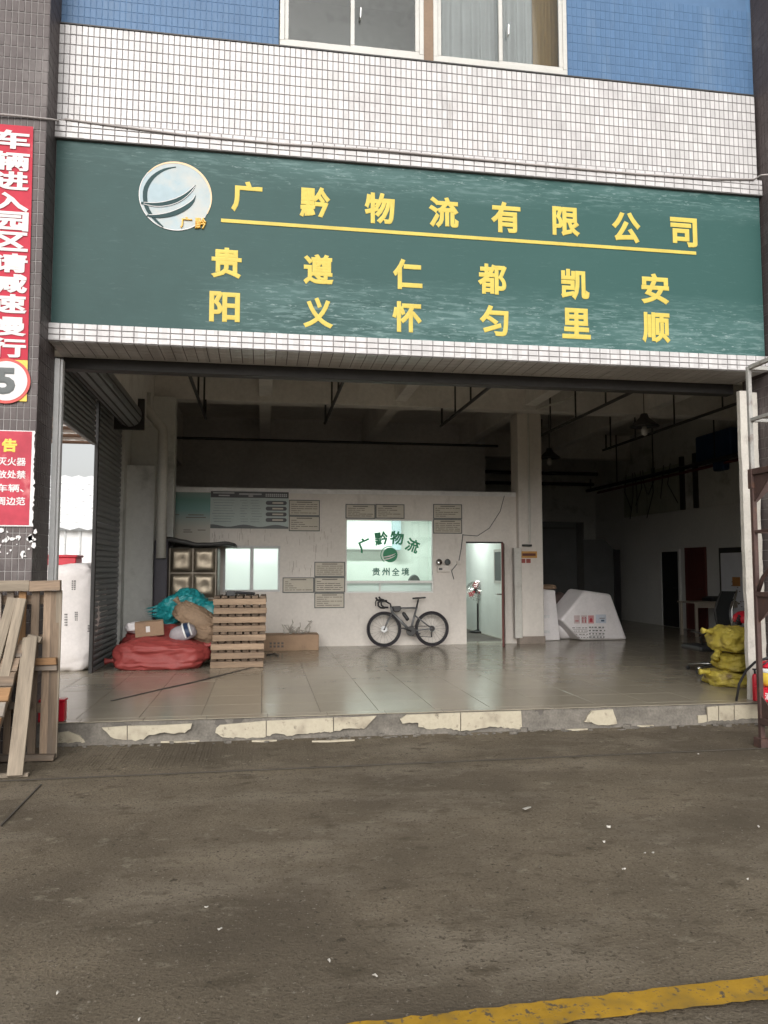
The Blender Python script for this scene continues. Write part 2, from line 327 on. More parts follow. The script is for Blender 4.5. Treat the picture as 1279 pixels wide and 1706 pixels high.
def glyph(body, bold):
    k = (body, bold)
    if k not in _glyph:
        c = bpy.data.curves.new('t', 'FONT'); c.body = body; c.extrude = 0.02; c.resolution_u = 3
        if bold: c.bevel_depth = bold; c.bevel_resolution = 0
        o = bpy.data.objects.new('t', c); COL.objects.link(o)
        me = bpy.data.meshes.new_from_object(o.evaluated_get(bpy.context.evaluated_depsgraph_get()))
        bpy.data.objects.remove(o); bpy.data.curves.remove(c)
        vs = [v.co.copy() for v in me.vertices]; fs = [tuple(p.vertices) for p in me.polygons]; bpy.data.meshes.remove(me)
        x0, x1 = min(v.x for v in vs), max(v.x for v in vs); y0, y1 = min(v.y for v in vs), max(v.y for v in vs); zz = max(abs(v.z) for v in vs)
        _glyph[k] = ([Vector(((v.x - (x0 + x1) / 2), (v.y - (y0 + y1) / 2), v.z / zz)) for v in vs], fs, x1 - x0, y1 - y0)
    return _glyph[k]
def text(name, body, c, w, h, m, parent, bold=0.03, depth=0.006, rot=0.0, keep=False, basis=FACE, mb=None):
    """lettering centred at c, w wide and h high, standing depth proud of its surface"""
    vs, fs, gw, gh = glyph(body, bold); rm = Matrix.Rotation(rot, 3, 'Z')
    sx, sy = w / gw, h / gh
    if keep: sx = sy
    b = mb or MB()
    b.add([Vector(c) + basis @ (rm @ Vector((v.x * sx, v.y * sy, v.z * depth))) for v in vs], fs)
    return b if mb else b.build(name, m, parent)
def disc(c, r, n=32, rot0=0.0): return [Vector(c) + Vector((math.cos(2 * math.pi * k / n + rot0) * r, 0, math.sin(2 * math.pi * k / n + rot0) * r)) for k in range(n)]
def lump(c, size, rot=(0, 0, 0), seed=0, p=2.6, amp=0.09, fr=2.6, nu=36, nv=22, flat=0.75, crease=0.03):
    """a soft sack: a rounded block pushed about by noise, its underside flattened"""
    mb = MB(); rm = (Matrix.Rotation(rot[2], 3, 'Z') @ Matrix.Rotation(rot[1], 3, 'Y') @ Matrix.Rotation(rot[0], 3, 'X'))
    sg = lambda a, q: math.copysign(abs(a) ** q, a); vs = []; fs = []; off = Vector((seed * 7.3, seed * 3.1, seed * 1.7))
    for i in range(nv + 1):
        th = math.pi * (i / nv - 0.5)
        for k in range(nu):
            ph = 2 * math.pi * k / nu; q = 2 / p
            v = Vector((sg(math.cos(th), q) * sg(math.cos(ph), q), sg(math.cos(th), q) * sg(math.sin(ph), q), sg(math.sin(th), q)))
            d = noise.noise(v * fr * 0.5 + off) * amp * 1.5 + noise.noise(v * fr + off) * amp - (0.25 - min(0.25, abs(noise.noise(Vector((v.x * 1.1, v.y * 2.2, v.z * 2.6)) * fr + off)))) * crease * 3.2 + noise.noise(v * fr * 5 + off) * crease * 0.35
            v = v * (1 + d); v.z = max(v.z, -flat)
            vs.append(Vector(c) + rm @ Vector((v.x * size[0], v.y * size[1], v.z * size[2])))
    for i in range(nv):
        for k in range(nu):
            k2 = (k + 1) % nu; fs.append((i * nu + k, i * nu + k2, (i + 1) * nu + k2, (i + 1) * nu + k))
    return mb.add(vs, fs)
def ear(mb, p, d, r=0.05, L=0.12):
    p, d = Vector(p), Vector(d).normalized()
    return mb.tube([p, p + d * L * 0.4, p + d * L * 0.75, p + d * L], [r * 1.1, r * 0.45, r * 0.7, r * 0.9], 10)
# ================================================================ the setting
# ---- yard
gm = MB(); xs = [-160, -40, -12] + [-8 + i * 0.5 for i in range(1, 50)] + [20, 45, 160]; ys = [-60, -15] + [-3 + i * 0.5 for i in range(24)] + [14, 40, 220]
for j, y in enumerate(ys):
    for i, x in enumerate(xs):
        z = G
        if -8 < x < 17 and -3 < y < 8: z += (0.012 * noise.noise(Vector((x * 0.5, y * 0.5, 3))) - 0.006) * max(0, min(1, (6.6 - y) / 1.5))
        gm.v.append(Vector((x, y, z)))
n_ = len(xs)
gm.f = [(j * n_ + i, j * n_ + i + 1, (j + 1) * n_ + i + 1, (j + 1) * n_ + i) for j in range(len(ys) - 1) for i in range(n_ - 1)]
ground = struct(gm.build('ground', M_ground, origin=(0, 0, 0), smooth=True))
# ribbed strip of concrete in front of the step, its grooves running in and out
rb = MB(); x = -1.75
random.seed(3)
while x < 1.3:
    w = random.uniform(0.016, 0.026); y1 = 7.86 + random.uniform(-.03, .03); y0 = 7.0 + random.uniform(-.1, .12) + max(0, x - 1.6) * 0.22
    if y1 - y0 > 0.15 and random.random() > 0.25: rb.box(x, x + w * 0.75, y0, y1, G - 0.02, G + random.uniform(0.0018, 0.0042))
    x += w + 0.006
tag(rb.build('groove_ridges', M_ground, ground), kind='stuff')
# joints in the yard slab
for (a, b) in (((-12, 6.60), (14, 6.86)),):
    MB().bar((*a, G + 0.009), (*b, G + 0.009), 0.012, 0.006).build('slab_joint', M_joint, ground)
p0 = onZ(0, 1378, G); p1 = onZ(68, 1308, G); MB().bar((p0.x, p0.y, G + .008), (p1.x, p1.y, G + .006), 0.012, 0.006).build('slab_joint', M_joint, ground)
# yellow line
ym = MB(); nseg = 150; rr = random.Random(5)
for i in range(nseg):
    xa = -1.5 + i * 6.5 / nseg; xb = xa + 6.5 / nseg
    ym.v += [Vector((xa, 2.822 + .035 * xa + rr.uniform(-.008, .008), G + .011)), Vector((xa, 2.970 + .035 * xa + rr.uniform(-.008, .008), G + .011))]
ym.f = [(2 * i, 2 * i + 2, 2 * i + 3, 2 * i + 1) for i in range(nseg - 1)]
struct(ym.build('road_marking', M_mark))

# ---- the raised floor
PE = 7.95                                                            # platform edge
slab = struct(MB().box(-9, XR + 0.3, PE + 0.02, 24, G - 0.2, -0.010).build('floor', M_fgrout, origin=(0, 8, 0), bevel=0))
random.seed(11)
tm = {}
def floor_tile(w, d):
    k = (round(w, 3), round(d, 3))
    if k not in tm:
        o = MB().box(-w / 2, w / 2, -d / 2, d / 2, -0.008, 0).build('floor_tile', M_floor, origin=(0, 0, 0), bevel=0.0015); tm[k] = o; return o, True
    return tm[k], False
def put_tile(x0, x1, y0, y1):
    o, new = floor_tile(x1 - x0 - .004, y1 - y0 - .004)
    if not new: o = o.copy(); COL.objects.link(o)
    o.parent = slab
    o.matrix_basis = wmat(slab).inverted() @ (Matrix.Translation(((x0 + x1) / 2, (y0 + y1) / 2, random.uniform(-.0012, .0))) @ Matrix.Rotation(random.uniform(-.0012, .0012), 4, 'X') @ Matrix.Rotation(random.uniform(-.0012, .0012), 4, 'Y'))
P6 = 0.605; x = XL - 0.055 - 2 * P6; rowsY = [8.11 + i * P6 for i in range(12)]
while x < XR - 0.3:
    if x > -3.8:
        for y in rowsY: put_tile(x, x + P6, y, y + P6)
    x += P6
x = XL - 0.6
while x < 6.4: put_tile(x, x + P6 * 1.0, PE + .001, 8.105); x += P6
bt = MB(); y = rowsY[-1] + P6
while y < 22.9:
    x = 5.0
    while x < XR: bt.box(x + .002, x + P6 - .002, y + .002, y + P6 - .002, -.008, -.0005); x += P6
    y += P6
y = PE
while y < 13:
    x = -8.9
    while x < -4.1: bt.box(x + .002, x + P6 - .002, y + .002, y + P6 - .002, -.008, -.0005); x += P6
    y += P6
tag(bt.build('floor_tile', M_floor, slab), kind='stuff')
# drag mark across the tiles
cr = MB(); a = onZ(185, 1168); b = onZ(262, 1150); c = onZ(330, 1135); d = onZ(385, 1121); e = onZ(425, 1111)
pts = [a, b, c, d, e]
for i in range(4):
    p, q = pts[i], pts[i + 1]; w = (0.03, 0.045, 0.05, 0.035)[i]
    cr.bar((p.x, p.y, .0035), (q.x, q.y, .0035), w, 0.003)
cr.build('dark_crack', M_dsteel, slab)

# ---- broken face of the step with what is left of its tiles
rnd = random.Random(21)
cm = MB(); nx, nz = 220, 6
for j in range(nz + 1):
    for i in range(nx + 1):
        x = -3.2 + i * 9.6 / nx; z = G - 0.01 + (0.205) * j / nz
        bulge = 0.03 * noise.noise(Vector((x * 3, z * 9, 1))) + 0.015 * noise.noise(Vector((x * 14, z * 20, 4)))
        yy = PE + 0.012 - (0.05 * (1 - j / nz) ** 2) + bulge * (1 if 0 < j < nz else 0.7)
        if j == nz: yy = max(yy, PE - 0.002); z = -0.012 + min(0, bulge) * 0.6
        cm.v.append(Vector((x, yy, z)))
cm.f = [(j * (nx + 1) + i, j * (nx + 1) + i + 1, (j + 1) * (nx + 1) + i + 1, (j + 1) * (nx + 1) + i) for j in range(nz) for i in range(nx)]
b0 = len(cm.v)
for i in range(nx + 1): cm.v.append(Vector((-3.2 + i * 9.6 / nx, PE + 0.06, -0.012)))
cm.f += [(nz * (nx + 1) + i, nz * (nx + 1) + i + 1, b0 + i + 1, b0 + i) for i in range(nx)]
step = struct(cm.build('step_riser', M_rawc, smooth=True, origin=(0, PE, 0)))
def frag(pts, z0, org, sc):
    P = []; full = []; mid = sum(v for _, v in pts) / len(pts)
    for k, (u, v) in enumerate(pts):
        full.append((u, v)); u2, v2 = pts[(k + 1) % len(pts)]; L = math.hypot(u2 - u, v2 - v)
        if abs(u2 - u) < 4 and L > 12 or (v < mid and v2 < mid): continue        # cut joints and the top edge stay straight
        m_ = int(L / 9)
        for j in range(1, m_): t = j / m_; full.append((u + (u2 - u) * t + rnd.uniform(-2.2, 2.2), v + (v2 - v) * t + rnd.uniform(-3.2, 2.6)))
    for (u, v) in full: q = onY(org[0] + u / sc, org[1] + v / sc, PE - 0.02); P.append((q.x, PE - 0.034, min(q.z, -0.004)))
    MB().prism(P, (0, 0.022, 0)).build('riser_tile', M_cream, step)
L_ = ((80, 1080), 2.063); Rz = ((640, 1080), 2.0016)
for pts in ([(185, 272), (271, 266), (271, 314), (240, 312), (215, 303)], [(274, 266), (380, 264), (495, 258), (490, 276), (470, 290), (440, 292), (390, 290), (345, 298), (328, 313), (300, 318), (274, 313)],
            [(575, 290), (577, 275), (590, 263), (748, 249), (748, 303), (690, 308), (600, 305)], [(751, 249), (870, 243), (979, 238), (979, 286), (900, 290), (820, 301), (790, 292), (751, 300)],
            [(982, 238), (1050, 236), (1128, 232), (1110, 250), (1085, 276), (1040, 274), (982, 284)], [(30, 290), (70, 285), (110, 300), (128, 322), (80, 324), (30, 326)]):
    frag(pts, 0, *L_)
for pts in ([(52, 236), (75, 221), (252, 214), (252, 276), (200, 264), (150, 270), (113, 262), (113, 248), (60, 250)], [(255, 214), (455, 208), (458, 268), (360, 261), (300, 272), (255, 275)],
            [(665, 245), (690, 208), (760, 203), (766, 222), (775, 250), (735, 256), (700, 252)], [(1075, 196), (1111, 192), (1111, 241), (1077, 244)], [(1114, 192), (1163, 190), (1163, 238), (1114, 241)],
            [(1166, 190), (1246, 186), (1250, 232), (1166, 237)], [(1043, 224), (1073, 222), (1073, 244), (1045, 249)]):
    frag(pts, 0, *Rz)
# rubble and chips at the foot of the step
ch = MB()
for i in range(150):
    x = rnd.uniform(-1.9, 5.4); y = PE - rnd.uniform(0.05, 0.17); r = rnd.uniform(.006, .03) * (1 if rnd.random() < .85 else 1.8)
    a = rnd.uniform(0, 6.28)
    P = [(x + math.cos(a + t) * r * rnd.uniform(.7, 1.4), y + math.sin(a + t) * r * .7, G + .002) for t in (0, 1.5, 3.1, 4.6)]
    ch.prism(P, (0, 0, r * rnd.uniform(.2, .8)))
tag(ch.build('rubble', M_rawc), kind='stuff')
ch = MB()
for (px, py, w) in ((300, 1237, 60), (440, 1236, 40), (870, 1213, 30), (1010, 1209, 28), (1075, 1211, 30), (660, 1219, 30), (210, 1238, 35), (555, 1236, 70), (960, 1217, 40)):
    p = onZ(px, py, G); L = w * p.y / FPX
    ch.prism([(p.x - L / 2, p.y, G + .003), (p.x - L * .1, p.y - .03, G + .003), (p.x + L / 2, p.y - .008, G + .003), (p.x + L * .2, p.y + .02, G + .003)], (0, 0, .016))
tag(ch.build('tile_debris', M_cream), kind='stuff')

# ================================================================ the building
bld = thing('warehouse_building', (1.8, FY, 0), 'pale tiled warehouse front with blue boards and upper windows above the green sign', 'building')
LX, RX = -2.13, 5.72
Z_bot, Z_s0, Z_s1, Z_l1, Z_top = 3.737, 3.922, 5.833, 6.03, 7.085
wall = MB().box(LX, RX, FY + .012, FY + .3, Z_l1 - .02, Z_top).box(LX, RX, FY + .014, FY + .55, Z_bot + .01, Z_l1).build('tiled_wall', M_grout, bld)
wall2 = MB()
for lo, hi in ((Z_s1, Z_l1), (Z_bot, Z_s0)): wall2.box(LX, RX + .02, FY - .045, FY + .016, lo + (.006 if lo == Z_bot else .004), hi - .003)
ledge = wall2.build('tiled_ledge', M_grout, bld)
tiles = []                                                            # (size index, centre)
cw, chh = 0.0577, 0.107
nC = int((RX - LX) / cw)
for r in range(10):
    zt = Z_top - r * chh; zb = max(zt - chh, Z_l1 - .004)
    for c in range(nC): tiles.append(('u', LX + (c + .5) * cw + .002, FY + .009, (zt + zb) / 2, cw - .007, zt - zb - .007))
lw, lh = 0.1185, 0.0605
nL = int((RX + .02 - LX) / lw)
for (z0, rows) in ((Z_s1 + .006, 3), (Z_bot + .006, 3)):
    for r in range(rows):
        for c in range(nL + 1):
            x0 = LX + c * lw; x1 = min(x0 + lw, RX + .02)
            if x1 - x0 > .03: tiles.append(('l', (x0 + x1) / 2, FY - .049, z0 + (r + .5) * lh, x1 - x0 - .008, lh - .008))
for c in range(nL):                                                    # tiles under the lintel
    for r in range(5): tiles.append(('s', LX + (c + .5) * lw, FY - .04 + (r + .5) * lw, Z_bot + .005, lw - .008, lw - .008))
def tile_mesh(k, w, h):
    mb = MB(); t = .004; e = .0025
    f = [(-w / 2, 0, -h / 2), (w / 2, 0, -h / 2), (w / 2, 0, h / 2), (-w / 2, 0, h / 2)]; g = [(-w / 2 + e, -t, -h / 2 + e), (w / 2 - e, -t, -h / 2 + e), (w / 2 - e, -t, h / 2 - e), (-w / 2 + e, -t, h / 2 - e)]
    if k == 's': f = [(x, z, 0) for x, y, z in f]; g = [(x, z, -t) for x, y, z in g]
    return mb.add(f + g, [(4, 5, 6, 7), (0, 1, 5, 4), (1, 2, 6, 5), (2, 3, 7, 6), (3, 0, 4, 7)])
def lay_tiles(tl, m, parent, keep=300):
    tl = sorted(tl, key=lambda t: ((Vector(t[1:4]) - _C).length ** 2 / (t[4] * t[5])) * (3 if t[0] == 's' else 1))
    cache = {}; rest = MB(); M0 = wmat(parent).inverted()
    for i, t in enumerate(tl):
        j = lambda q: random.uniform(-q, q)
        T = Matrix.Translation((t[1], t[2] + j(.0007), t[3])) @ Matrix.Rotation(j(.006), 4, 'X') @ Matrix.Rotation(j(.006), 4, 'Z')
        if i < keep:
            k = (t[0], round(t[4], 4), round(t[5], 4))
            if k not in cache: o = tile_mesh(t[0], t[4], t[5]).build('tile', m, None, origin=(0, 0, 0)); cache[k] = o
            else: o = cache[k].copy(); COL.objects.link(o)
            o.parent = parent; o.matrix_basis = M0 @ T
        else:
            q = tile_mesh(t[0], t[4], t[5]); rest.add([T @ v for v in q.v], q.f)
    if rest.v: tag(rest.build('tile', m, parent), kind='stuff')
lay_tiles(tiles, M_tile, bld)
# blue boards and the upper storey
UX0, UX1 = onY(466, 40, FY).x, onY(944, 40, FY).x
MB().box(LX, UX0 - .01, FY + .05, FY + .09, Z_top + .015, 9.4).build('blue_board', M_blue, bld)
MB().box(UX1 + .02, RX + .02, FY + .05, FY + .09, Z_top + .015, 9.4).build('blue_board', M_blue, bld)
M_blt = mat('blue_glazed_tile', (0.078, 0.152, 0.275), 0.45, 0.06, 0.9, 20, spec=0.25, cell=(0.0577, 5, 0.107), cello=(2.128, 0, -7.10), cellr=(.93, 1.05), dirt=((0.13, 0.20, 0.30), 1.5, 0.52, 0.8, (2.5, 1, 0.4)))
for (xa_, xb2) in ((LX + .003, UX0 - .013), (UX1 + .023, RX + .017)):
    bt_ = MB(); nn = int((xb2 - xa_) / cw)
    for c in range(nn):
        for r in range(10):
            q = tile_mesh('u', (xb2 - xa_) / nn - .005, chh - .005); T = Matrix.Translation((xa_ + (c + .5) * (xb2 - xa_) / nn, FY + .051, Z_top + .018 + (r + .5) * chh)) @ Matrix.Rotation(random.uniform(-.006, .006), 4, 'X'); bt_.add([T @ v for v in q.v], q.f)
    tag(bt_.build('blue_tile', M_blt, bld), kind='stuff')
MB().box(LX, RX, FY - .004, FY + .3, Z_top + .001, Z_top + .014).build('sill_strip', M_dsteel, bld)
MB().box(LX, RX, FY + .02, FY + 2.4, 9.4, 9.6).box(LX, RX, FY + 2.3, FY + 2.4, Z_top, 9.4).box(LX, LX + .1, FY + .1, FY + 2.4, Z_top, 9.4).box(RX - .1, RX, FY + .1, FY + 2.4, Z_top, 9.4).box(LX, RX, FY + .31, FY + 2.4, Z_top - .2, Z_top - .05).build('upper_room_wall', M_side, bld)
def upper_window(x0, x1, handle):
    zb, zt = Z_top + .015, 9.4; y = FY
    w = MB().box(x0, x1, y, y + .08, zb, zb + .06)
    for xx in (x0, x1 - .05): w.box(xx, xx + .05, y + .001, y + .081, zb + .06, zt)
    fr = w.build('window', M_frame, bld, bevel=.004); xm = (x0 + x1) / 2
    for (a, b, o) in ((x0 + .05, xm + .025, .03), (xm - .025, x1 - .05, .012)):
        s_ = MB().box(a, b, y + o, y + o + .03, zb + .045, zb + .095)
        for xx in (a, b - .045): s_.box(xx, xx + .045, y + o - .001, y + o + .029, zb + .095, zt)
        s_.build('sash', M_frame, fr, bevel=.003)
        MB().box(a + .04, b - .04, y + o + .012, y + o + .017, zb + .09, zt).build('pane', M_glass, fr)
    if handle: MB().tube([(handle, y - .0, zb + .38), (handle, y - .03, zb + .39), (handle + .005, y - .03, zb + .5)], .009, 8).build('handle', M_chrome, fr)
xa, xb, xc = UX0, onY(706, 60, FY).x, onY(722, 60, FY).x
upper_window(xa, xb, onY(600, 3, FY).x); upper_window(xc, UX1, onY(845, 25, FY).x)
MB().box(xb, xc, FY + .015, FY + .2, Z_top + .015, 9.4).build('mullion', mat('brown_mullion', (.2, .13, .08), .6), bld)
def curtain(name, x0, x1, y, z0, z1, m, label, n, amp):
    c = MB(); N = int((x1 - x0) / .02)
    for i in range(N + 1):
        x = x0 + (x1 - x0) * i / N; yy = y + amp * math.sin(i / N * n * 6.283 + math.sin(i * .23)) + amp * .4 * math.sin(i * .9)
        c.v += [Vector((x, yy, z0)), Vector((x + .01 * math.sin(i), yy + .01, z1)), ]
    c.f = [(2 * i, 2 * i + 2, 2 * i + 3, 2 * i + 1) for i in range(N)]
    return tag(c.build(name, m, smooth=True), label, 'curtain')
curtain('curtain', xc + .05, UX1 - .32, FY + .22, Z_top - .04, 9.3, M_curt, 'pale grey curtain hanging behind the right upper window', 11, .035)
curtain('curtain', UX1 - .34, UX1 - .02, FY + .2, Z_top - .04, 9.3, M_curtb, 'ochre curtain edge beside the pale curtain upstairs', 4, .03)

# dark tiled pillars either side of the bay
def pillar(x0, x1, y0, y1, z1, label):
    t = thing('tiled_pillar', ((x0 + x1) / 2, y0, G), label, 'pillar')
    MB().box(x0 + .005, x1 - .005, y0 + .005, y1, G - .1, z1).build('core', M_bgrout, t)
    tl = []; pw, ph = .0577, .1185; z = G + .02; r = 0
    while z < z1:
        k = 0; n = int((x1 - x0) / pw); pw2 = (x1 - x0) / n
        for k in range(n): tl.append(('u', x0 + (k + .5) * pw2, y0 + .004, z + ph / 2, pw2 - .007, ph - .007))
        z += ph
    lay_tiles(tl, M_btile, t)
    side = MB(); z = G + .02; sx = x1 if x1 < 0 else x0; sg = 1 if x1 < 0 else -1
    while z < z1:
        n = int((y1 - y0) / pw); pw2 = (y1 - y0) / n
        for k in range(n):
            a, b = y0 + k * pw2 + .0035, y0 + (k + 1) * pw2 - .0035
            side.box(min(sx - sg * .004, sx), max(sx - sg * .004, sx), a, b, z + .0035, z + ph - .0035)
        z += ph
    tag(side.build('tile', M_btile, t), kind='stuff')
    return t
pl = pillar(-3.35, -2.118, 7.6, 8.15, 9.5, 'dark brown tiled pillar behind the red hanging banner')
pr = pillar(5.745, 6.9, 7.6, 8.42, 9.5, 'dark brown tiled pillar behind the rusty steel rack')
# the next bays, closed
struct(MB().box(6.9, XR + .3, 8.2, 8.4, G, 9.5).build('wall', M_side))
# ---- hall shell
ceil = struct(MB().box(XL - .25, XR + .25, 8.3, YB + .2, ZC, ZC + .2).build('ceiling', M_conc))
for x in (0.03, 2.62, 5.25, 7.85): MB().box(x - .12, x + .12, 8.56, YB, 4.72, ZC + .01).build('beam', M_conc, ceil, bevel=.01)
for y in (14.45, 20.6): MB().box(XL, XR, y, y + .32, 4.62, ZC + .012).build('beam', M_conc, ceil, bevel=.01)
MB().box(XL - .25, XR + .25, 8.30, 8.549, Z_bot + .012, ZC + .013).build('beam', M_conc, ceil)
MB().box(LX, RX, 8.555, 8.70, Z_bot - .11, Z_bot + .05).build('lintel_channel', M_dsteel, ceil, bevel=.006)
MB().box(XL, XL + .36, 8.56, YB, 4.05, ZC + .011).build('beam', M_conc, ceil)
rw = tag(MB().box(XR, XR + .25, 8.3, YB, 2.955, ZC).build('side_wall', M_side), 'dim right hand hall wall with pipes along its upper half', 'wall')
dado = MB().box(XR - .015, XR + .2, 8.3, YB, -.01, 2.95).build('dado', M_dado, rw)
lit = MB().box(XR - .03, XR, 17.9, 21.0, 2.97, 4.15).build('pale_panel', mat('pale_green_panel', (.40, .42, .36), .8, .1, 2, 14, dirt=((.22, .22, .19), 3, .55, .8, (2, 2, .5))), rw)
for y in (17.75, 17.15): MB().box(XR - .08, XR - .002, y, y + .12, 2.96, 4.3).build('upright', M_dsteel, rw)
tag(MB().box(XL - .25, XR + .25, YB, YB + .2, -.01, ZC).build('back_wall', M_side), 'dim far end wall of the hall', 'wall')
# ---- left side: open shutter bay, then closed shutter
lw_ = tag(MB().box(XL - .22, XL, 8.4, YB, 3.95, ZC).build('side_wall', M_side), 'dim left hand hall wall over the roller shutters', 'wall')
MB().box(XL - .22, XL, 13.6, YB, -.01, 3.949).build('lower_wall', M_side, lw_)
def shutter(y0, y1, z0, z1, label, slat=.075):
    t = thing('roller_shutter', (XL - .06, (y0 + y1) / 2, z0), label, 'shutter'); z = z0; i = 0
    me = None
    while z < z1 - .01:
        h = min(slat, z1 - z)
        if me is None or h < slat:
            b = MB(); prof = [(.02, 0), (-.012, .15), (-.02, .5), (-.012, .85), (.02, 1)]
            for q in prof: b.v += [Vector((-q[0], -(y1 - y0) / 2, q[1] * h)), Vector((-q[0], (y1 - y0) / 2, q[1] * h))]
            b.f = [(2 * k, 2 * k + 1, 2 * k + 3, 2 * k + 2) for k in range(4)]
            o = b.build('slat', M_steel, None, origin=(0, 0, 0), smooth=True)
            if h == slat: me = o
        else: o = me.copy(); COL.objects.link(o)
        o.parent = t; o.matrix_basis = Matrix.Translation((random.uniform(-.003, .003), 0, z - z0)); z += h
    MB().box(XL - .09, XL - .03, y0, y1, z0 - .055, z0 - .002).build('bottom_bar', M_steel, t, bevel=.005)
    return t
shutter(8.5, 11.52, 3.32, 3.98, 'grey roller shutter rolled up over the bright left hand opening')
shutter(11.68, 13.6, .06, 3.98, 'closed dark grey roller shutter behind the red sack', .085)
tag(MB().box(XL - .075, XL - .02, 11.60, 11.66, -.005, 3.94).build('shutter_rail', M_dsteel, bevel=.006), 'steel upright rail between open and closed shutters', 'rail')
tb = thing('shutter_roll', (XL + .2, 10, 3.9), 'long grey shutter roll tube under the ceiling at left', 'shutter roll')
ya = onX(208, 690, XL + .22).y
MB().tube([(XL + .24, 8.6, 3.93), (XL + .24, 12.6, 3.93)], .19, 18).build('tube', M_steel, tb, smooth=False)
for k in range(5): a = -2.2 + k * .5; MB().tube([(XL + .24 + .19 * math.cos(a), 8.6, 3.93 + .19 * math.sin(a)), (XL + .24 + .19 * math.cos(a), 12.58, 3.93 + .19 * math.sin(a))], .012, 6).build('seam', M_dsteel, tb)
MB().box(XL + .0, XL + .46, 12.6, 12.68, 3.7, 4.2).build('bracket', M_dsteel, tb)
# guide rail on the left of the front bay
jb = MB().box(-2.118, -2.066, 8.16, 8.27, 0, 3.63).box(-2.0655, -2.044, 8.19, 8.27, 0, 3.63).build('guide_rail', M_rail, bevel=.004)
tag(jb, 'pale grey steel guide rail standing beside the left brown pillar', 'rail')
# ragged plaster reveal on the right of the bay
def ragged(x0, x1, y0, y1, z0, z1, amp, seed):
    mb = MB(); n = 46; r = random.Random(seed); A = []; B = []
    for i in range(n + 1):
        z = z0 + (z1 - z0) * i / n; t = i / n
        A.append((x0 + amp * noise.noise(Vector((t * 9, seed, 0))) + amp * .4 * noise.noise(Vector((t * 40, seed, 0))), z)); B.append((x1 + amp * 1.3 * noise.noise(Vector((t * 8, seed + 5, 0))) + amp * .5 * noise.noise(Vector((t * 35, seed + 5, 0))), z))
    for (xa, z), (xb_, _) in zip(A, B): mb.v += [Vector((xa, y0, z)), Vector((xb_, y0, z)), Vector((xb_, y1, z)), Vector((xa, y1, z))]
    for i in range(n):
        for k in range(4): k2 = (k + 1) % 4; mb.f.append((4 * i + k, 4 * i + k2, 4 * i + 4 + k2, 4 * i + 4 + k))
    mb.f += [(0, 1, 2, 3), (4 * n + 3, 4 * n + 2, 4 * n + 1, 4 * n)]
    return mb
M_reveal = mat('old_plaster', (.56, .53, .48), .85, .1, 4, 40, bump=.5, bscale=18, dirt=[((.30, .27, .24), 5, .58, .75, (1, 1, .6)), ((.16, .14, .13), 9, .66, .76)])
rv = thing('plaster_jamb', (5.58, 8.45, 0), 'ragged off white plaster jamb between the hall and the right pillar', 'jamb')
ragged(5.49, 5.605, 8.10, 8.16, 0, 3.56, .018, 1).build('plaster', M_reveal, rv)
ragged(5.622, 5.725, 8.12, 8.20, .1, 3.55, .018, 4).build('plaster', M_reveal, rv)
# ---- column, mezzanine wall
cx0, cx1 = onY(863, 800, 14.75).x, onY(893, 800, 14.75).x
colm = thing('concrete_column', ((cx0 + cx1) / 2, 14.8, 0), 'pale square concrete column at the right end of the office', 'column')
MB().box(cx0, cx1 + .12, 14.75, 15.2, 0, 4.63).build('shaft', M_plaster, colm, bevel=.008)
MB().box(cx0 - .02, cx1 + .14, 14.73, 15.0, 0, .15).build('skirting', mat('brown_skirting_tile', (.24, .2, .17), .4, .15, 6), colm, bevel=.003)
MB().box(cx0 - .12, cx0 + .03, 14.69, 14.8, .12, 1.9).build('downpipe_casing', M_pvc, colm, bevel=.006)
xp = onY(881, 800, 14.72).x
MB().tube([(xp, 14.72, 2.0), (xp, 14.72, 4.66)], .022, 8).build('conduit', M_pvc, colm)
MB().tube([(xp, 14.72, 4.66), (xp + .35, 13.6, 4.66), (xp + .35, 8.7, 4.66)], .022, 8).build('conduit', M_pvc, colm)
MB().box(xp - .16, xp + .03, 14.68, 14.745, 1.93, 1.97).build('bracket', M_dsteel, colm)
MY = 19.6; mx1 = onY(808, 780, MY).x
mz = tag(MB().box(XL, mx1, MY, MY + .2, -.01, ZC).build('mezzanine_wall', M_dark), 'dark wall above and behind the office roof', 'wall')
MB().tube([(XL, 17.2, 4.35), (mx1 - .4, 17.2, 4.35)], .03, 8).build('wall_pipe', M_pipe, mz)
# column and pipe in the left corner
lc = thing('concrete_column', (XL + .25, 14.2, 0), 'shadowed square column in the left rear corner beside the office', 'column')
c0, c1 = onY(233, 900, 13.9).x, onY(256, 900, 13.9).x
MB().box(XL - .1, c1, 13.9, 14.4, 0, 3.3).build('shaft', M_side, lc, bevel=.01)
MB().box(XL - .1, c1 + .28, 14.3, 14.6, 0, 4.63).build('shaft', M_side, lc, bevel=.01)
dp = MB().tube([onY(243, 655, 13.6), onY(243, 680, 13.6), onY(271, 715, 13.6), onY(271, 735, 13.6), onY(268, 930, 13.6)], .085, 12).build('drain_pipe', M_pvc, smooth=True)
tag(dp, 'fat pale drain pipe with a bend in the left rear corner', 'pipe')
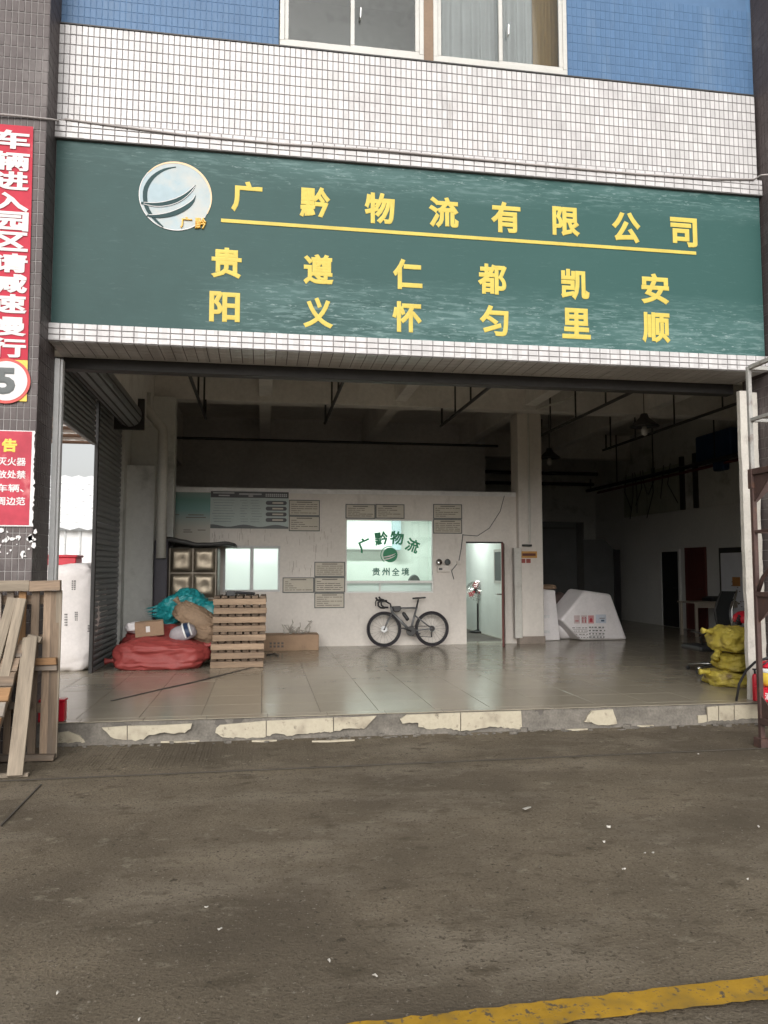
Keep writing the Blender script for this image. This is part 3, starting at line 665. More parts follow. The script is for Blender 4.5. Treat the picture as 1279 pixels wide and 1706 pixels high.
# ================================================================ pipes and lamps under the roof
def sprinkler(p0, p1, hangers, label, r=.028):
    a, b = Vector(p0), Vector(p1); t = thing('sprinkler_pipe', a, label, 'pipe', 'sprinkler pipes hung below the hall ceiling')
    MB().tube([a, b], r, 8).build('pipe', M_pipe, t)
    for k in hangers:
        q = a.lerp(b, k); MB().tube([q, (q.x, q.y, ZC)], .017, 6).build('hanger_rod', M_pipe, t)
    for k in (0.02,): q = b.lerp(a, k); MB().tube([q, q + Vector((0, 0, .33))], .02, 6).build('riser', M_pipe, t)
def pipe_through(x1, y1, x2, y2, z):
    a = onZ(x1, y1, z); b = onZ(x2, y2, z); xm = (a.x + b.x) / 2; return (xm, 8.75, z), (xm, max(a.y, b.y), z)
for (q, hg, lb) in (((314, 612, 340, 697, 4.28), (.45, .7, .92), 'thin black ceiling pipe running back nearest the drain pipe'),
                    ((578, 620, 541, 705, 4.28), (.3, .55, .75), 'thin black ceiling pipe running back above the office sign window'),
                    ((840, 627, 732, 710, 4.28), (.45, .62, .8), 'thin black ceiling pipe ending left of the concrete column'),
                    ((1070, 640, 905, 727, 4.2), (.3, .5, .7, .9), 'thin black ceiling pipe passing right of the concrete column'),
                    ((1238, 668, 1006, 750, 4.2), (.4, .6, .8, .95), 'thin black ceiling pipe nearest the right jamb')):
    a, b = pipe_through(*q[:4], q[4]); sprinkler(a, b, hg, lb)
q = onX(905, 840, XR - .5); 
sprinkler((XR - .5, 8.8, q.z + .1), (XR - .5, 22.5, q.z + .1), (.3, .5, .7, .85), 'long dark pipe along the upper right wall', .05)
wp = MB().tube([(XR - .14, 10, 3.9), (XR - .14, 22.5, 3.85)], .035, 8).build('wall_pipe', mat('dark_red_pipe_paint', (.12, .02, .02), .5)); tag(wp, 'dark red pipe fixed along the right wall below the black pipe', 'pipe')
for i, (x, y, z) in enumerate(((900, 788, 21.5), (920, 806, 21.8))):
    p = onY(x, y, z); tag(MB().tube([(mx1 + .05, z, p.z), (XR - .6, z, p.z)], .05, 8).build('cross_pipe', M_pipe), ('upper' if i == 0 else 'lower') + ' dark pipe crossing the rear of the hall', 'pipe')
# loose wires on the right wall
wr = MB(); rnd = random.Random(9)
for k in range(9):
    y = rnd.uniform(18.3, 21.8); z1 = 4.2; L = rnd.uniform(.6, 1.5)
    wr.tube([(XR - .06, y, z1), (XR - .08, y + rnd.uniform(-.15, .15), z1 - L * .5), (XR - .07, y + rnd.uniform(-.4, .4), z1 - L)], .012, 5)
tag(wr.build('loose_wire', M_black), 'tangle of dark loose wires hanging on the right wall', 'wires')
def lamp(px, py, Y, label):
    p = onY(px, py, Y); t = thing('pendant_lamp', p, label, 'pendant lamp', 'cone shaped pendant lamps in the hall')
    MB().lathe(p, [(.27, -.12), (.25, -.10), (.09, .04), (.06, .12), (.0, .13)], 20).build('lamp_shade', M_dsteel, t, smooth=True)
    MB().lathe(p, [(.0, -.30), (.05, -.27), (.06, -.2), (.03, -.11)], 12).build('bulb', M_white, t, smooth=True)
    MB().tube([p + Vector((0, 0, .12)), (p.x, p.y, ZC)], .008, 6).build('cord', M_black, t)
lamp(1073, 700, 13.2, 'nearer and larger unlit cone lamp near the right jamb'); lamp(915, 755, 17.5, 'farther and smaller unlit cone lamp beside the column')
bb = onX(1200, 742, XR - .04)
tag(MB().box(XR - .25, XR - .002, bb.y - .7, bb.y + .7, bb.z - .35, bb.z + .3).box(XR - .2, XR - .01, bb.y - .3, bb.y + .1, bb.z - .6, bb.z - .352).build('blue_tarpaulin', mat('navy_blue_tarpaulin', (.012, .04, .11), .6), bevel=.03), 'dark blue covered bundle high on the right wall', 'bundle')

# ================================================================ office
ox0, ox1, oz = XL + .35, onY(863, 900, OY).x, onY(560, 823, OY).z
off = thing('office_room', (1.5, OY, 0), 'white walled site office with lit windows built inside the hall', 'office')
w1 = [onY(372, 910, OY).x, onY(466, 985, OY).x, onY(420, 986, OY).z, onY(420, 909, OY).z]
w2 = [onY(576, 900, OY).x, onY(721.5, 900, OY).x, onY(650, 988, OY).z, onY(650, 865.5, OY).z]
d1 = [onY(776.5, 980, OY).x, onY(838, 980, OY).x, 0, onY(806, 905, OY).z]
fw = MB(); T = .12
def wallx(a, b, z0, z1): fw.box(a, b, OY, OY + T, z0, z1)
wallx(ox0, w1[0], 0, oz); wallx(w1[1], w2[0], 0, oz); wallx(w2[1], d1[0], 0, oz); wallx(d1[1], ox1, 0, oz)
wallx(w1[0], w1[1], 0, w1[2]); wallx(w1[0], w1[1], w1[3], oz); wallx(w2[0], w2[1], 0, w2[2]); wallx(w2[0], w2[1], w2[3], oz); wallx(d1[0], d1[1], d1[3], oz)
fw.build('front_wall', M_plaster, off)
MB().box(ox0, ox1, OY + .002, MY - .01, oz + .001, oz + .09).build('roof', M_dark, off)
iw = MB(); xs_ = w2[0] - .45; xd = w2[1] + .28
iw.box(ox0, ox1, MY - .1, MY - .012, .001, oz); iw.box(ox0, ox0 + .08, OY + T, MY - .1, .001, oz); iw.box(ox1 - .04, ox1 + .04, OY + T + .001, MY - .1, .001, oz)
iw.box(xs_ - .05, xs_ + .05, OY + T, MY - .1, .001, oz)
iw.box(xs_ + .05, d1[0] - .1, OY + 2.6, OY + 2.7, .001, oz); iw.box(d1[0] - .2, d1[0] - .1, OY + 1.2, OY + 2.6, .001, oz)
iw.build('inner_wall', M_ofin, off)
MB().box(ox0 + .08, ox1 - .04, OY + T, MY - .1, oz - .02, oz - .0005).build('inner_ceiling', M_ofin, off)
# lit ceiling tubes in the office
for i, (x, y, e) in enumerate((((w1[0] + w1[1]) / 2, OY + 1.5, 95), ((w2[0] + w2[1]) / 2, OY + 1.25, 46), ((d1[0] + d1[1]) / 2 + .1, OY + 2.6, 30))):
    t = thing('tube_light', (x, y, oz - .06), ('lit ceiling tube in the left office room', 'lit ceiling tube behind the lettered office window', 'lit ceiling tube in the office passage with the fan')[i], 'light')
    MB().box(x - .62, x + .62, y - .04, y + .04, oz - .05, oz - .021).build('housing', M_white, t)
    MB().tube([(x - .58, y, oz - .075), (x + .58, y, oz - .075)], .016, 8).build('tube', emit('lit_tube_%d' % i, (.93, 1, .96), 6), t)
    ld = bpy.data.lights.new('tube_lamp', 'AREA'); ld.shape = 'RECTANGLE'; ld.size = 1.2; ld.size_y = .12; ld.energy = e; ld.color = (.95, 1.0, .96)
    lo = bpy.data.objects.new('tube_lamp', ld); COL.objects.link(lo); lo.parent = t; lo.matrix_basis = Matrix.Translation((0, 0, -.05))
# window 1
fr = MB(); a, b, c, d = w1
fr.box(a, b, OY + .02, OY + .09, c, c + .04).box(a, b, OY + .02, OY + .09, d - .04, d)
for xx in (a, b - .04, (a + b) / 2 - .03): fr.box(xx, xx + (.04 if xx != (a + b) / 2 - .03 else .06), OY + .018, OY + .088, c + .04, d - .04)
win = fr.build('window', M_rail, off, bevel=.004)
for (p, q) in ((a + .035, (a + b) / 2 - .025), ((a + b) / 2 + .025, b - .035)): MB().box(p, q, OY + .05, OY + .056, c + .035, d - .035).build('pane', M_frost, win)
# window 2: one big pane with a low sliding row
fr = MB(); a, b, c, d = w2; zs = onY(650, 970, OY).z
fr.box(a, b, OY + .01, OY + .1, zs - .02, zs + .03).box(a, b, OY + .01, OY + .1, c, c + .03)
for xx in (a, a + (b - a) * .38, b - .03): fr.box(xx, xx + .03, OY + .011, OY + .099, c + .03, zs - .02)
for xx in (a, b - .02): fr.box(xx, xx + .02, OY + .011, OY + .099, zs + .03, d)
fr.box(a, b, OY + .01, OY + .1, d - .02, d)
win = fr.build('window', M_white, off, bevel=.003)
MB().box(a + .01, b - .01, OY + .05, OY + .056, zs + .02, d - .01).build('pane', M_clear, win)
MB().box(a + .02, b - .02, OY + .06, OY + .066, c + .02, zs).build('pane', M_frost, win)
# green decals on the big pane
YD = OY + .046
for ch_, px, py, rot in (('广', 607, 908, .42), ('黔', 635, 897, .12), ('物', 661, 896, -.10), ('流', 687, 909, -.38)):
    p = onY(px, py, YD); text('character', ch_, p, .27, .27, M_green, win, .03, .003, rot, True)
for ch_, px in (('贵', 626.5), ('州', 642.5), ('全', 659), ('境', 675)):
    p = onY(px, 952.5, YD); text('character', ch_, p, .155, .155, M_greend, win, .022, .003)
def globe(c, r, m, parent, Y, dy, name='logo_piece', tilt=0.0):
    """a disc cut by two curved white bands"""
    def P(u, v): return Vector((c.x + (u * math.cos(tilt) - v * math.sin(tilt)) * r, Y, c.z + (u * math.sin(tilt) + v * math.cos(tilt)) * r))
    return P
lc_ = onY(650, 924.5, YD); rr_ = .145
dm = MB().prism([(p.x, YD, p.z) for p in disc(lc_, rr_, 40)], (0, .002, 0)).build('logo_disc', M_green, win)
for (y0, y1, thk) in ((-.30, .22, .13), (-.62, -.05, .12)):
    top = []; bot = []
    for k in range(13):
        t = k / 12; x = -.98 + 1.75 * t; base = y0 + (y1 - y0) * t ** 2.2; h = thk * math.sin(math.pi * min(1, t * .92 + .08)) ** .7
        top.append((lc_.x + x * rr_, YD - .004, lc_.z + (base + h) * rr_)); bot.append((lc_.x + x * rr_, YD - .004, lc_.z + (base - h * .5) * rr_))
    MB().prism(top + bot[::-1], (0, .003, 0)).build('logo_band', M_whitep, win)
ringp = MB(); ringp.tube([(p.x, YD, p.z) for p in disc(lc_ + Vector((-.02, 0, .0)), rr_ * 1.16, 40)[8:27]], .008, 6); ringp.build('logo_rim', M_green, win)
# things seen through that window
dk = thing('service_desk', ((a + b) / 2, OY + .55, 0), 'pale counter desk behind the low office window', 'desk')
MB().box(a - .2, b + .1, OY + .3, OY + .9, .72, .76).build('desk_top', M_ofin, dk); MB().box(a - .1, b, OY + .32, OY + .36, .0, .719).build('front_panel', M_rail, dk)
def seat_back(px, py, Y, w, h, label):
    p = onY(px, py, Y); t = thing('desk_chair', (p.x, Y, 0), label, 'chair')
    n = 14; prof = [(-w / 2, -h)] + [(-w / 2 * math.cos(k / n * math.pi) * (1 if True else 1), -h * .35 + h * .35 * math.sin(k / n * math.pi)) for k in range(n + 1)] + [(w / 2, -h)]
    MB().prism([(p.x + u, Y, p.z + v) for u, v in prof], (0, .08, 0)).build('backrest', M_dgrey, t, bevel=.02)
    MB().box(p.x - w * .55, p.x + w * .55, Y - .45, Y + .02, .44, .52).build('seat', M_dgrey, t, bevel=.02)
    MB().tube([(p.x, Y - .2, .02), (p.x, Y - .2, .45)], .03, 8).build('stem', M_dgrey, t)
    return t
p = onY(690, 960, OY + 1.0)
t = seat_back(690, 957, OY + 1.05, .30, .75, 'dark round topped desk chair behind the lettered window')
seat_back(446, 972, OY + .75, .22, .5, 'grey desk chair back just above the sill of the left office window')
cab = thing('shelf_unit', (a + 1.0, OY + 2.5, 0), 'pale wall shelf behind the lettered window', 'shelf')
z1 = onY(640, 912, OY + 2.4).z; MB().box(a - .2, a + 1.3, OY + 2.3, OY + 2.58, z1 - .05, z1).build('shelf_board', M_rail, cab); MB().box(a + 1.3, a + 1.5, OY + 2.25, OY + 2.58, z1 - .06, oz - .1).build('side_panel', mat('pale_blue_panel', (.35, .47, .52), .5), cab); MB().box(a - .2, a + 1.3, OY + 2.34, OY + 2.36, z1, oz - .2).build('back_panel', M_ofin, cab)
# doorway: opened red-brown door leaf, inner window, floor fan
hx = onY(838, 980, OY).x; hn = onY(835.5, 985, OY - .78).x
dr = MB().hexa([(hx - .015, OY - .02, .01), (hx + .03, OY - .02, .01), (hn + .04, OY - .78, .01), (hn, OY - .78, .01), (hx - .015, OY - .02, d1[3] - .01), (hx + .03, OY - .02, d1[3] - .01), (hn + .04, OY - .78, d1[3] - .01), (hn, OY - .78, d1[3] - .01)]).build('door', M_door, off, bevel=.004)
MB().tube([(hn + .04, OY - .7, 1.0), (hn - .06, OY - .7, 1.0), (hn - .06, OY - .6, 1.0)], .012, 8).build('handle', M_chrome, dr)
MB().box(d1[0] - .0, d1[1], OY - .01, OY + .001, d1[3], d1[3] + .03).build('door_head', M_dsteel, off)
q1, q2 = onX(823, 940, ox1 - .05), onX(834, 940, ox1 - .05)
wz0, wz1 = onX(829, 972, ox1 - .05).z, onX(829, 915, ox1 - .05).z
iwn = MB().box(ox1 - .06, ox1 - .041, q2.y - .7, q1.y, wz0, wz0 + .06).box(ox1 - .06, ox1 - .041, q2.y - .7, q1.y, wz1 - .06, wz1).box(ox1 - .06, ox1 - .041, q1.y - .06, q1.y, wz0 + .06, wz1 - .06).build('window', M_frame, off)
MB().box(ox1 - .05, ox1 - .042, q2.y - .7, q1.y - .06, wz0 + .06, wz1 - .06).build('pane', M_dgrey, iwn)
MB().box(d1[0] - .098, d1[0] - .0, OY + 1.1, OY + 1.3, .001, oz - .03).build('inner_pilaster', M_ofin, off)
fy = 17.6; fc = onY(793, 984, fy); fr_ = .225
fan = thing('pedestal_fan', (fc.x + .12, fy, 0), 'chrome pedestal fan with red blades standing inside the office doorway', 'fan')
axn = Vector((-.55, -.83, .05)).normalized(); cg = MB()
for r, off_ in ((1, 0), (.97, .05), (.97, -.05), (.8, .075), (.6, .085), (.4, .09), (.8, -.075), (.6, -.085)):
    u = axn.cross(Vector((0, 0, 1))).normalized(); v = axn.cross(u)
    cg.tube([fc + axn * off_ + (u * math.cos(2 * math.pi * k / 28) + v * math.sin(2 * math.pi * k / 28)) * fr_ * r for k in range(28)], .0045, 5, closed=True)
for k in range(20):
    an = 2 * math.pi * k / 20; dr_ = u * math.cos(an) + v * math.sin(an)
    for s in (1, -1): cg.tube([fc + axn * .09 * s + dr_ * .05, fc + axn * .08 * s + dr_ * .7 * fr_, fc + dr_ * fr_], .003, 4)
cg.build('cage', M_chrome, fan)
for k in range(3):
    an = 2 * math.pi * k / 3 + .5; e1 = u * math.cos(an) + v * math.sin(an); e2 = axn.cross(e1)
    MB().prism([fc + e1 * .04 - e2 * .02 - axn * .02, fc + e1 * .2 - e2 * .06 - axn * .03, fc + e1 * .205 + e2 * .05 + axn * .02, fc + e1 * .12 + e2 * .09 + axn * .03, fc + e1 * .04 + e2 * .03 + axn * .02], axn * .006).build('blade', M_fanred, fan)
MB().lathe(fc - axn * .16, [(.04, 0), (.07, .03), (.075, .12), (.05, .15)], 14, axn).build('motor', M_dsteel, fan, smooth=True)
hubx = fc - axn * .1
MB().tube([hubx, (hubx.x, hubx.y, fc.z - .3)], .022, 10).build('neck', M_chrome, fan)
MB().tube([(hubx.x, hubx.y, fc.z - .3), (hubx.x, hubx.y, .03)], .019, 10).build('pole', M_black, fan)
MB().lathe((hubx.x, hubx.y, 0), [(.20, 0), (.21, .02), (.05, .045), (.03, .06)], 24).build('base', M_black, fan, smooth=True)
# ---- notices and posters on the office wall
YN = OY - .012
def rect(x0, y0, x1, y1, Y=YN):
    p, q = onY((x0 + x1) / 2 - (x1 - x0) / 2, (y0 + y1) / 2, Y), onY(x1, (y0 + y1) / 2, Y); zt, zb = onY((x0 + x1) / 2, y0, Y).z, onY((x0 + x1) / 2, y1, Y).z
    return p.x, q.x, zb, zt
nrnd = random.Random(4)
def notice(box, label):
    x0, x1, z0, z1 = rect(*box); t = thing('notice_sheet', ((x0 + x1) / 2, OY, z0), label, 'notice', 'framed paper notices on the office wall')
    MB().box(x0 + .012, x1 - .012, YN, OY - .001, z0 + .012, z1 - .012).build('sheet', M_paper, t)
    f = .016; fm = MB()
    fm.box(x0, x1, YN - .008, OY - .002, z0, z0 + f).box(x0, x1, YN - .008, OY - .002, z1 - f, z1).box(x0, x0 + f, YN - .008, OY - .002, z0 + f, z1 - f).box(x1 - f, x1, YN - .008, OY - .002, z0 + f, z1 - f)
    fm.build('border', M_dgrey, t)
    ln = MB(); n = 6; hh = (z1 - z0 - .06) / n
    ln.box((x0 + x1) / 2 - (x1 - x0) * .25, (x0 + x1) / 2 + (x1 - x0) * .25, YN - .002, YN, z1 - .052, z1 - .034)
    for k in range(1, n):
        z = z1 - .045 - k * hh; x = x0 + .045
        while x < x1 - .08:
            w = nrnd.uniform(.03, .16); e = min(x + w, x1 - .045); ln.box(x, e, YN - .002, YN, z - .006, z + .006); x = e + nrnd.uniform(.008, .02)
            if nrnd.random() < .12: break
    tag(ln.build('printed_lines', M_ink, t), kind='stuff')
notice((481, 833, 532.5, 859.5), 'framed paper notice right of the blue grey poster, upper of two')
notice((481, 859.8, 532.5, 885), 'framed paper notice right of the blue grey poster, lower of two')
notice((575.5, 840, 625, 864), 'framed paper notice above the lettered window, left of two')
notice((625.5, 840, 673.5, 864), 'framed paper notice above the lettered window, right of two')
notice((721.5, 840, 769.5, 864.5), 'framed paper notice above the emergency light, upper of two')
notice((721.5, 865, 769.5, 889), 'framed paper notice above the emergency light, lower of two')
notice((523.5, 936, 574.5, 961), 'top framed paper notice of the column left of the lettered window')
notice((523.5, 961.5, 574.5, 987), 'middle framed paper notice of the column left of the lettered window')
notice((523.5, 987.5, 573.5, 1013), 'bottom framed paper notice of the column left of the lettered window')
notice((470.5, 962, 523, 987.5), 'framed paper notice beside the white lit left window')
# teal poster
def gradient_print(name, z0, z1, stops):
    m = mat(name, (.3, .3, .3), .5, .1); n = m.node_tree.nodes; l = m.node_tree.links
    g = n.new('ShaderNodeNewGeometry'); sx = n.new('ShaderNodeSeparateXYZ'); l.new(g.outputs['Position'], sx.inputs[0])
    mr = n.new('ShaderNodeMapRange'); mr.inputs[1].default_value = z0; mr.inputs[2].default_value = z1; l.new(sx.outputs[2], mr.inputs[0])
    cr_ = n.new('ShaderNodeValToRGB'); l.new(mr.outputs[0], cr_.inputs[0]); e = cr_.color_ramp.elements
    while len(e) < len(stops): e.new(0.5)
    for q, (p_, c_) in zip(e, stops): q.position = p_; q.color = (*c_, 1)
    l.new(cr_.outputs[0], n['Principled BSDF'].inputs['Base Color']); return m
x0, x1, z0, z1 = rect(276, 820, 350, 904); ps = thing('wall_poster', (x0, OY, z0), 'faded teal to cream poster at the left end of the office wall', 'poster')
MB().box(x0, x1, YN, OY - .001, z0, z1).build('sheet', gradient_print('teal_poster_print', z0, z1, [(0, (.44, .40, .34)), (.3, (.42, .41, .35)), (.5, (.27, .34, .32)), (.66, (.14, .30, .28)), (.85, (.10, .24, .20)), (1, (.17, .25, .22))]), ps)
ln = MB()
for (u0, u1, v) in ((.1, .3, .55), (.5, .85, .55), (.45, .9, .5), (.08, .22, .25), (.4, .56, .25), (.72, .9, .25), (.08, .2, .21), (.4, .6, .21)): ln.box(x0 + (x1 - x0) * u0, x0 + (x1 - x0) * u1, YN - .002, YN - .0004, z0 + (z1 - z0) * v - .008, z0 + (z1 - z0) * v + .008)
ln.build('printed_lines', M_ink, ps)
# blue-grey poster
x0, x1, z0, z1 = rect(350.5, 819, 480.5, 880.5); ps = thing('wall_poster', (x0, OY, z0), 'wide blue grey poster with dark header and four dark pill shapes', 'poster')
wX, hZ = x1 - x0, z1 - z0; U = lambda u: x0 + wX * u; V = lambda v: z0 + hZ * v
MB().box(x0, x1, YN, OY - .001, z0, z1).build('sheet', M_poster2, ps)
MB().box(x0, x1, YN - .002, YN - .0005, V(.83), z1).build('header', M_black, ps)
ln = MB()
for (u0, u1, v) in ((.03, .30, .955), (.10, .24, .885), (.36, .65, .93), (.48, .54, .88)): ln.box(U(u0), U(u1), YN - .004, YN - .0022, V(v) - .012, V(v) + .012)
for k in range(11):
    for v in (.93, .885): ln.box(U(.70 + k * .026), U(.718 + k * .026), YN - .004, YN - .0022, V(v) - .012, V(v) + .012)
ln.build('header_print', mat('grey_print', (.42, .42, .42), .6), ps)
ln = MB()
for k in range(9):
    v = .76 - k * .072
    for (u0, u1) in ((.02, .32), (.37, .48), (.5, .67)): ln.box(U(u0 + nrnd.uniform(0, .03)), U(u1 - nrnd.uniform(0, .06)), YN - .003, YN - .0005, V(v) - .005, V(v) + .005)
tag(ln.build('printed_lines', mat('faint_print', (.2, .24, .23), .6), ps), kind='stuff')
for k in range(4):
    v = .70 - k * .155; c0, c1 = U(.73), U(.95); r = hZ * .055
    pl_ = [(c0 + math.cos(a) * r, YN - .004, V(v) + math.sin(a) * r) for a in [math.pi / 2 + math.pi * i / 8 for i in range(9)]] + [(c1 + math.cos(a) * r, YN - .004, V(v) + math.sin(a) * r) for a in [-math.pi / 2 + math.pi * i / 8 for i in range(9)]]
    pill = MB().prism(pl_, (0, .0035, 0)).build('pill', M_black, ps)
    MB().box(U(.79), U(.93), YN - .006, YN - .0042, V(v) - .014, V(v) + .014).build('pill_print', M_paper, pill)
top = []; 
for k in range(25): u = k / 24; top.append((U(u), YN - .002, V(.075 + .03 * math.sin(u * 15.5 + 1.2))))
MB().prism(top + [(x1, YN - .002, V(0)), (x0, YN - .002, V(0))], (0, .0015, 0)).build('wave_band', M_dgrey, ps)
# drips and scribbles on the paint
rnd = random.Random(12); sc = MB()
for (xa, xb_, ya_, yb_, n) in ((352, 480, 884, 905, 26), (475, 560, 880, 905, 10), (470, 522, 935, 958, 12), (515, 560, 900, 930, 9)):
    for k in range(n):
        x = rnd.uniform(xa, xb_); y = rnd.uniform(ya_, yb_); L = rnd.uniform(4, 16) * .011; p = onY(x, y, OY - .001); w = rnd.uniform(.003, .008)
        sc.box(p.x, p.x + w, OY - .003, OY + .001, p.z - L / 2, p.z + L / 2)
tag(sc.build('paint_scratches', mat('brown_stain', (.36, .31, .27), .8), off), kind='stuff')
# emergency light, wires, signs on the column
el = thing('emergency_light', onY(743, 950, OY - .04), 'twin headed white emergency light on the office wall by the door', 'emergency light')
x0, x1, z0, z1 = rect(728.5, 943, 750, 953, OY - .06); MB().box(x0, x1, OY - .06, OY - .001, z0, z1).build('body', M_plaster, el, bevel=.006)
MB().box(x0 + .03, x0 + .1, OY - .064, OY - .0605, z0 + .04, z0 + .08).build('indicator', M_dgrey, el)
for px in (731, 745): p = onY(px, 937, OY - .08); MB().lathe(p + Vector((0, .02, 0)), [(.02, -.0), (.055, .02), (.06, .05), (.0, .052)], 16, (0, -1, .2)).build('lamp_head', M_chrome if px == 731 else M_dgrey, el, smooth=True)
wr = MB().tube([onY(840, 826, OY - .01), onY(833, 852, OY - .01), onY(815, 880, OY - .01), onY(795, 893, OY - .01), onY(770, 891, OY - .01)], .007, 6).tube([onY(771, 890, OY - .01), onY(768, 915, OY - .01), onY(764, 936, OY - .01), onY(752, 951, OY - .02), onY(756, 965, OY - .01)], .009, 6)
sk = wr.build('hanging_wire', M_dgrey); tag(sk, 'loose dark wire drooping across the office wall above the doorway', 'wire')
s0 = rect(761, 934, 768, 941, OY - .03); tag(MB().box(s0[0], s0[1], OY - .035, OY - .001, s0[2], s0[3]).build('wall_socket', M_plaster, bevel=.005), 'small wall socket right of the emergency light', 'socket')
s0 = rect(867.5, 918.5, 894.5, 929.5, 14.72); sg = thing('column_sign', ((s0[0] + s0[1]) / 2, 14.72, s0[2]), 'small orange yellow sign plate on the concrete column', 'sign')
MB().box(s0[0], s0[1], 14.72, 14.748, s0[2], s0[3]).build('plate', mat('orange_plate', (.5, .26, .06), .5), sg); MB().box(s0[0] + .03, s0[1] - .03, 14.716, 14.7195, s0[2] + .04, s0[3] - .04).build('lettering', M_door, sg)
for i, (xa, xb_) in enumerate(((867, 875), (877, 884))):
    s0 = rect(xa, 931, xb_, 938, 14.73); tag(MB().box(s0[0], s0[1], 14.735, 14.749, s0[2], s0[3]).build('sticker', mat('red_sticker_%d' % i, (.3, .07, .06), .5)), ('left' if i == 0 else 'right') + ' small red sticker below the orange sign on the column', 'sticker')
# ================================================================ the green signboard
YS = FY - .012
sgn = thing('signboard', (1.8, FY, Z_s0), 'long dark green signboard with yellow lettering over the wide opening', 'signboard')
vb = MB(); nx, nz = 110, 26
for j in range(nz + 1):
    for i in range(nx + 1):
        u, v = i / nx, j / nz; x = LX + .02 + (RX - LX - .02) * u; z = Z_s0 + (Z_s1 - Z_s0) * v
        w = .0015 * noise.noise(Vector((x * 1.1, z * 4.2, 0))) + .001 * noise.noise(Vector((x * 3, z * 9, 2)))
        vb.v.append(Vector((x, YS + .004 + w, z)))
vb.f = [(j * (nx + 1) + i, j * (nx + 1) + i + 1, (j + 1) * (nx + 1) + i + 1, (j + 1) * (nx + 1) + i) for j in range(nz) for i in range(nx)]
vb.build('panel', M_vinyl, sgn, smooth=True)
MB().box(LX + .02, RX, YS + .012, FY + .0135, Z_s0 + .002, Z_s1).build('backing', M_dsteel, sgn)
YT = YS - .008
def sign_char(ch_, x, y, h, m=M_yel, bold=.034, asp=.96, depth=.0025):
    p = onY(x, y, YT if depth > .005 else YT + .0068); sc_ = p.y / FPX * ((Vector((p.x, p.y, p.z)) - _C).dot(_F) / p.y)
    text('character', ch_, p, h * sc_ * asp, h * sc_, m, sgn, bold, depth)
for ch_, x, y in (('广', 411, 328), ('黔', 524.5, 337), ('物', 632.5, 347), ('流', 739, 354), ('有', 842.5, 362), ('限', 943, 369), ('公', 1043, 379), ('司', 1139, 387)): sign_char(ch_, x, y, 50 if ch_ in '司限' else 53)
for ch_, x, y in (('贵', 377, 438), ('遵', 530.5, 449), ('仁', 679, 457), ('都', 820, 465), ('凯', 958, 474), ('安', 1091, 481), ('阳', 374, 511), ('义', 530, 521), ('怀', 678, 528), ('匀', 823, 534), ('里', 960, 539), ('顺', 1093, 546)): sign_char(ch_, x, y, 52)
a, b = onY(368, 366, YT), onY(1160, 422, YT); zz = (a.z + b.z) / 2
MB().box(a.x, b.x, YS - .0035, YS + .002, zz - .019, zz + .019).build('underline', M_yel, sgn)
# round silver logo with dark crescents
lc_ = onY(292, 326.5, YT); lr = .362
def LP(u, v, dy=0): return (lc_.x + u * lr, YT + .006 + dy, lc_.z + v * lr)
MB().prism([LP(math.cos(k * math.pi / 28), math.sin(k * math.pi / 28)) for k in range(56)], (0, .008, 0)).build('logo_disc', M_logo, sgn)
def crescent(name, pts, wd, m, dy):
    """a band along pts whose half width follows wd"""
    A = []; B = []; n = len(pts)
    for i in range(n):
        p = Vector(pts[i]); d = Vector(pts[min(i + 1, n - 1)]) - Vector(pts[max(i - 1, 0)]); d.normalize(); nn = Vector((-d.y, d.x)); w = wd[i] if isinstance(wd, list) else wd
        A.append(p + nn * w); B.append(p - nn * w)
    return MB().prism([LP(p.x, p.y, dy) for p in A + B[::-1]], (0, .003, 0)).build(name, m, sgn)
def px2(pts): return [((x - 575) / 452.0, (523 - y) / 430.0) for x, y in pts]
def bez(pts, n=18):
    out = []
    P = [Vector(p) for p in pts]; segs = len(P) - 1
    for i in range(segs):
        p0, p1, p2, p3 = P[max(i - 1, 0)], P[i], P[i + 1], P[min(i + 2, segs)]
        for k in range(n // segs + 1):
            t = k / (n // segs + 1); out.append(.5 * ((2 * p1) + (p2 - p0) * t + (2 * p0 - 5 * p1 + 4 * p2 - p3) * t * t + (3 * p1 - p0 - 3 * p2 + p3) * t ** 3))
    return out + [P[-1]]
M_logd = mat('dark_green_vinyl', (.022, .055, .058), .5, spec=.15)
def taper(n, w0, w1, wm): return [(w0 + (w1 - w0) * k / (n - 1)) * (1 - math.sin(math.pi * k / (n - 1))) + wm * math.sin(math.pi * k / (n - 1)) for k in range(n)]
c1 = bez(px2([(575, 152), (430, 195), (290, 300), (205, 450), (200, 600), (235, 720), (330, 840), (430, 925)])); crescent('logo_crescent', c1, [max(.012, w) for w in taper(len(c1), .004, .02, .062)], M_logd, -.004)
c2 = bez(px2([(150, 640), (330, 650), (500, 615), (650, 545), (760, 450), (825, 365)])); crescent('logo_crescent', c2, taper(len(c2), .03, .004, .055), M_logd, -.0075)
c3 = bez(px2([(225, 795), (380, 795), (560, 745), (700, 665), (790, 580), (828, 495)])); crescent('logo_crescent', c3, taper(len(c3), .022, .004, .065), M_logd, -.0078)
rim = bez([(math.cos(t), math.sin(t)) for t in [2.5 - k * .33 for k in range(10)]]); crescent('logo_rim', rim, taper(len(rim), .012, .012, .028), M_logor, -.003)
rim2 = bez([(math.cos(t), math.sin(t)) for t in [2.45 + k * .25 for k in range(14)]]); crescent('logo_rim', rim2, .011, M_whitep, -.0032)
for d_, pth in ((.075, c2[1:-1]), (-.075, c2[1:-1]), (.085, c3[1:-1])):
    q = [p + Vector((0, d_ * math.sin(math.pi * (i + 1) / (len(pth) + 1)) ** .6)) for i, p in enumerate(pth)]; crescent('logo_line', q, .008, M_whitep, -.0095)
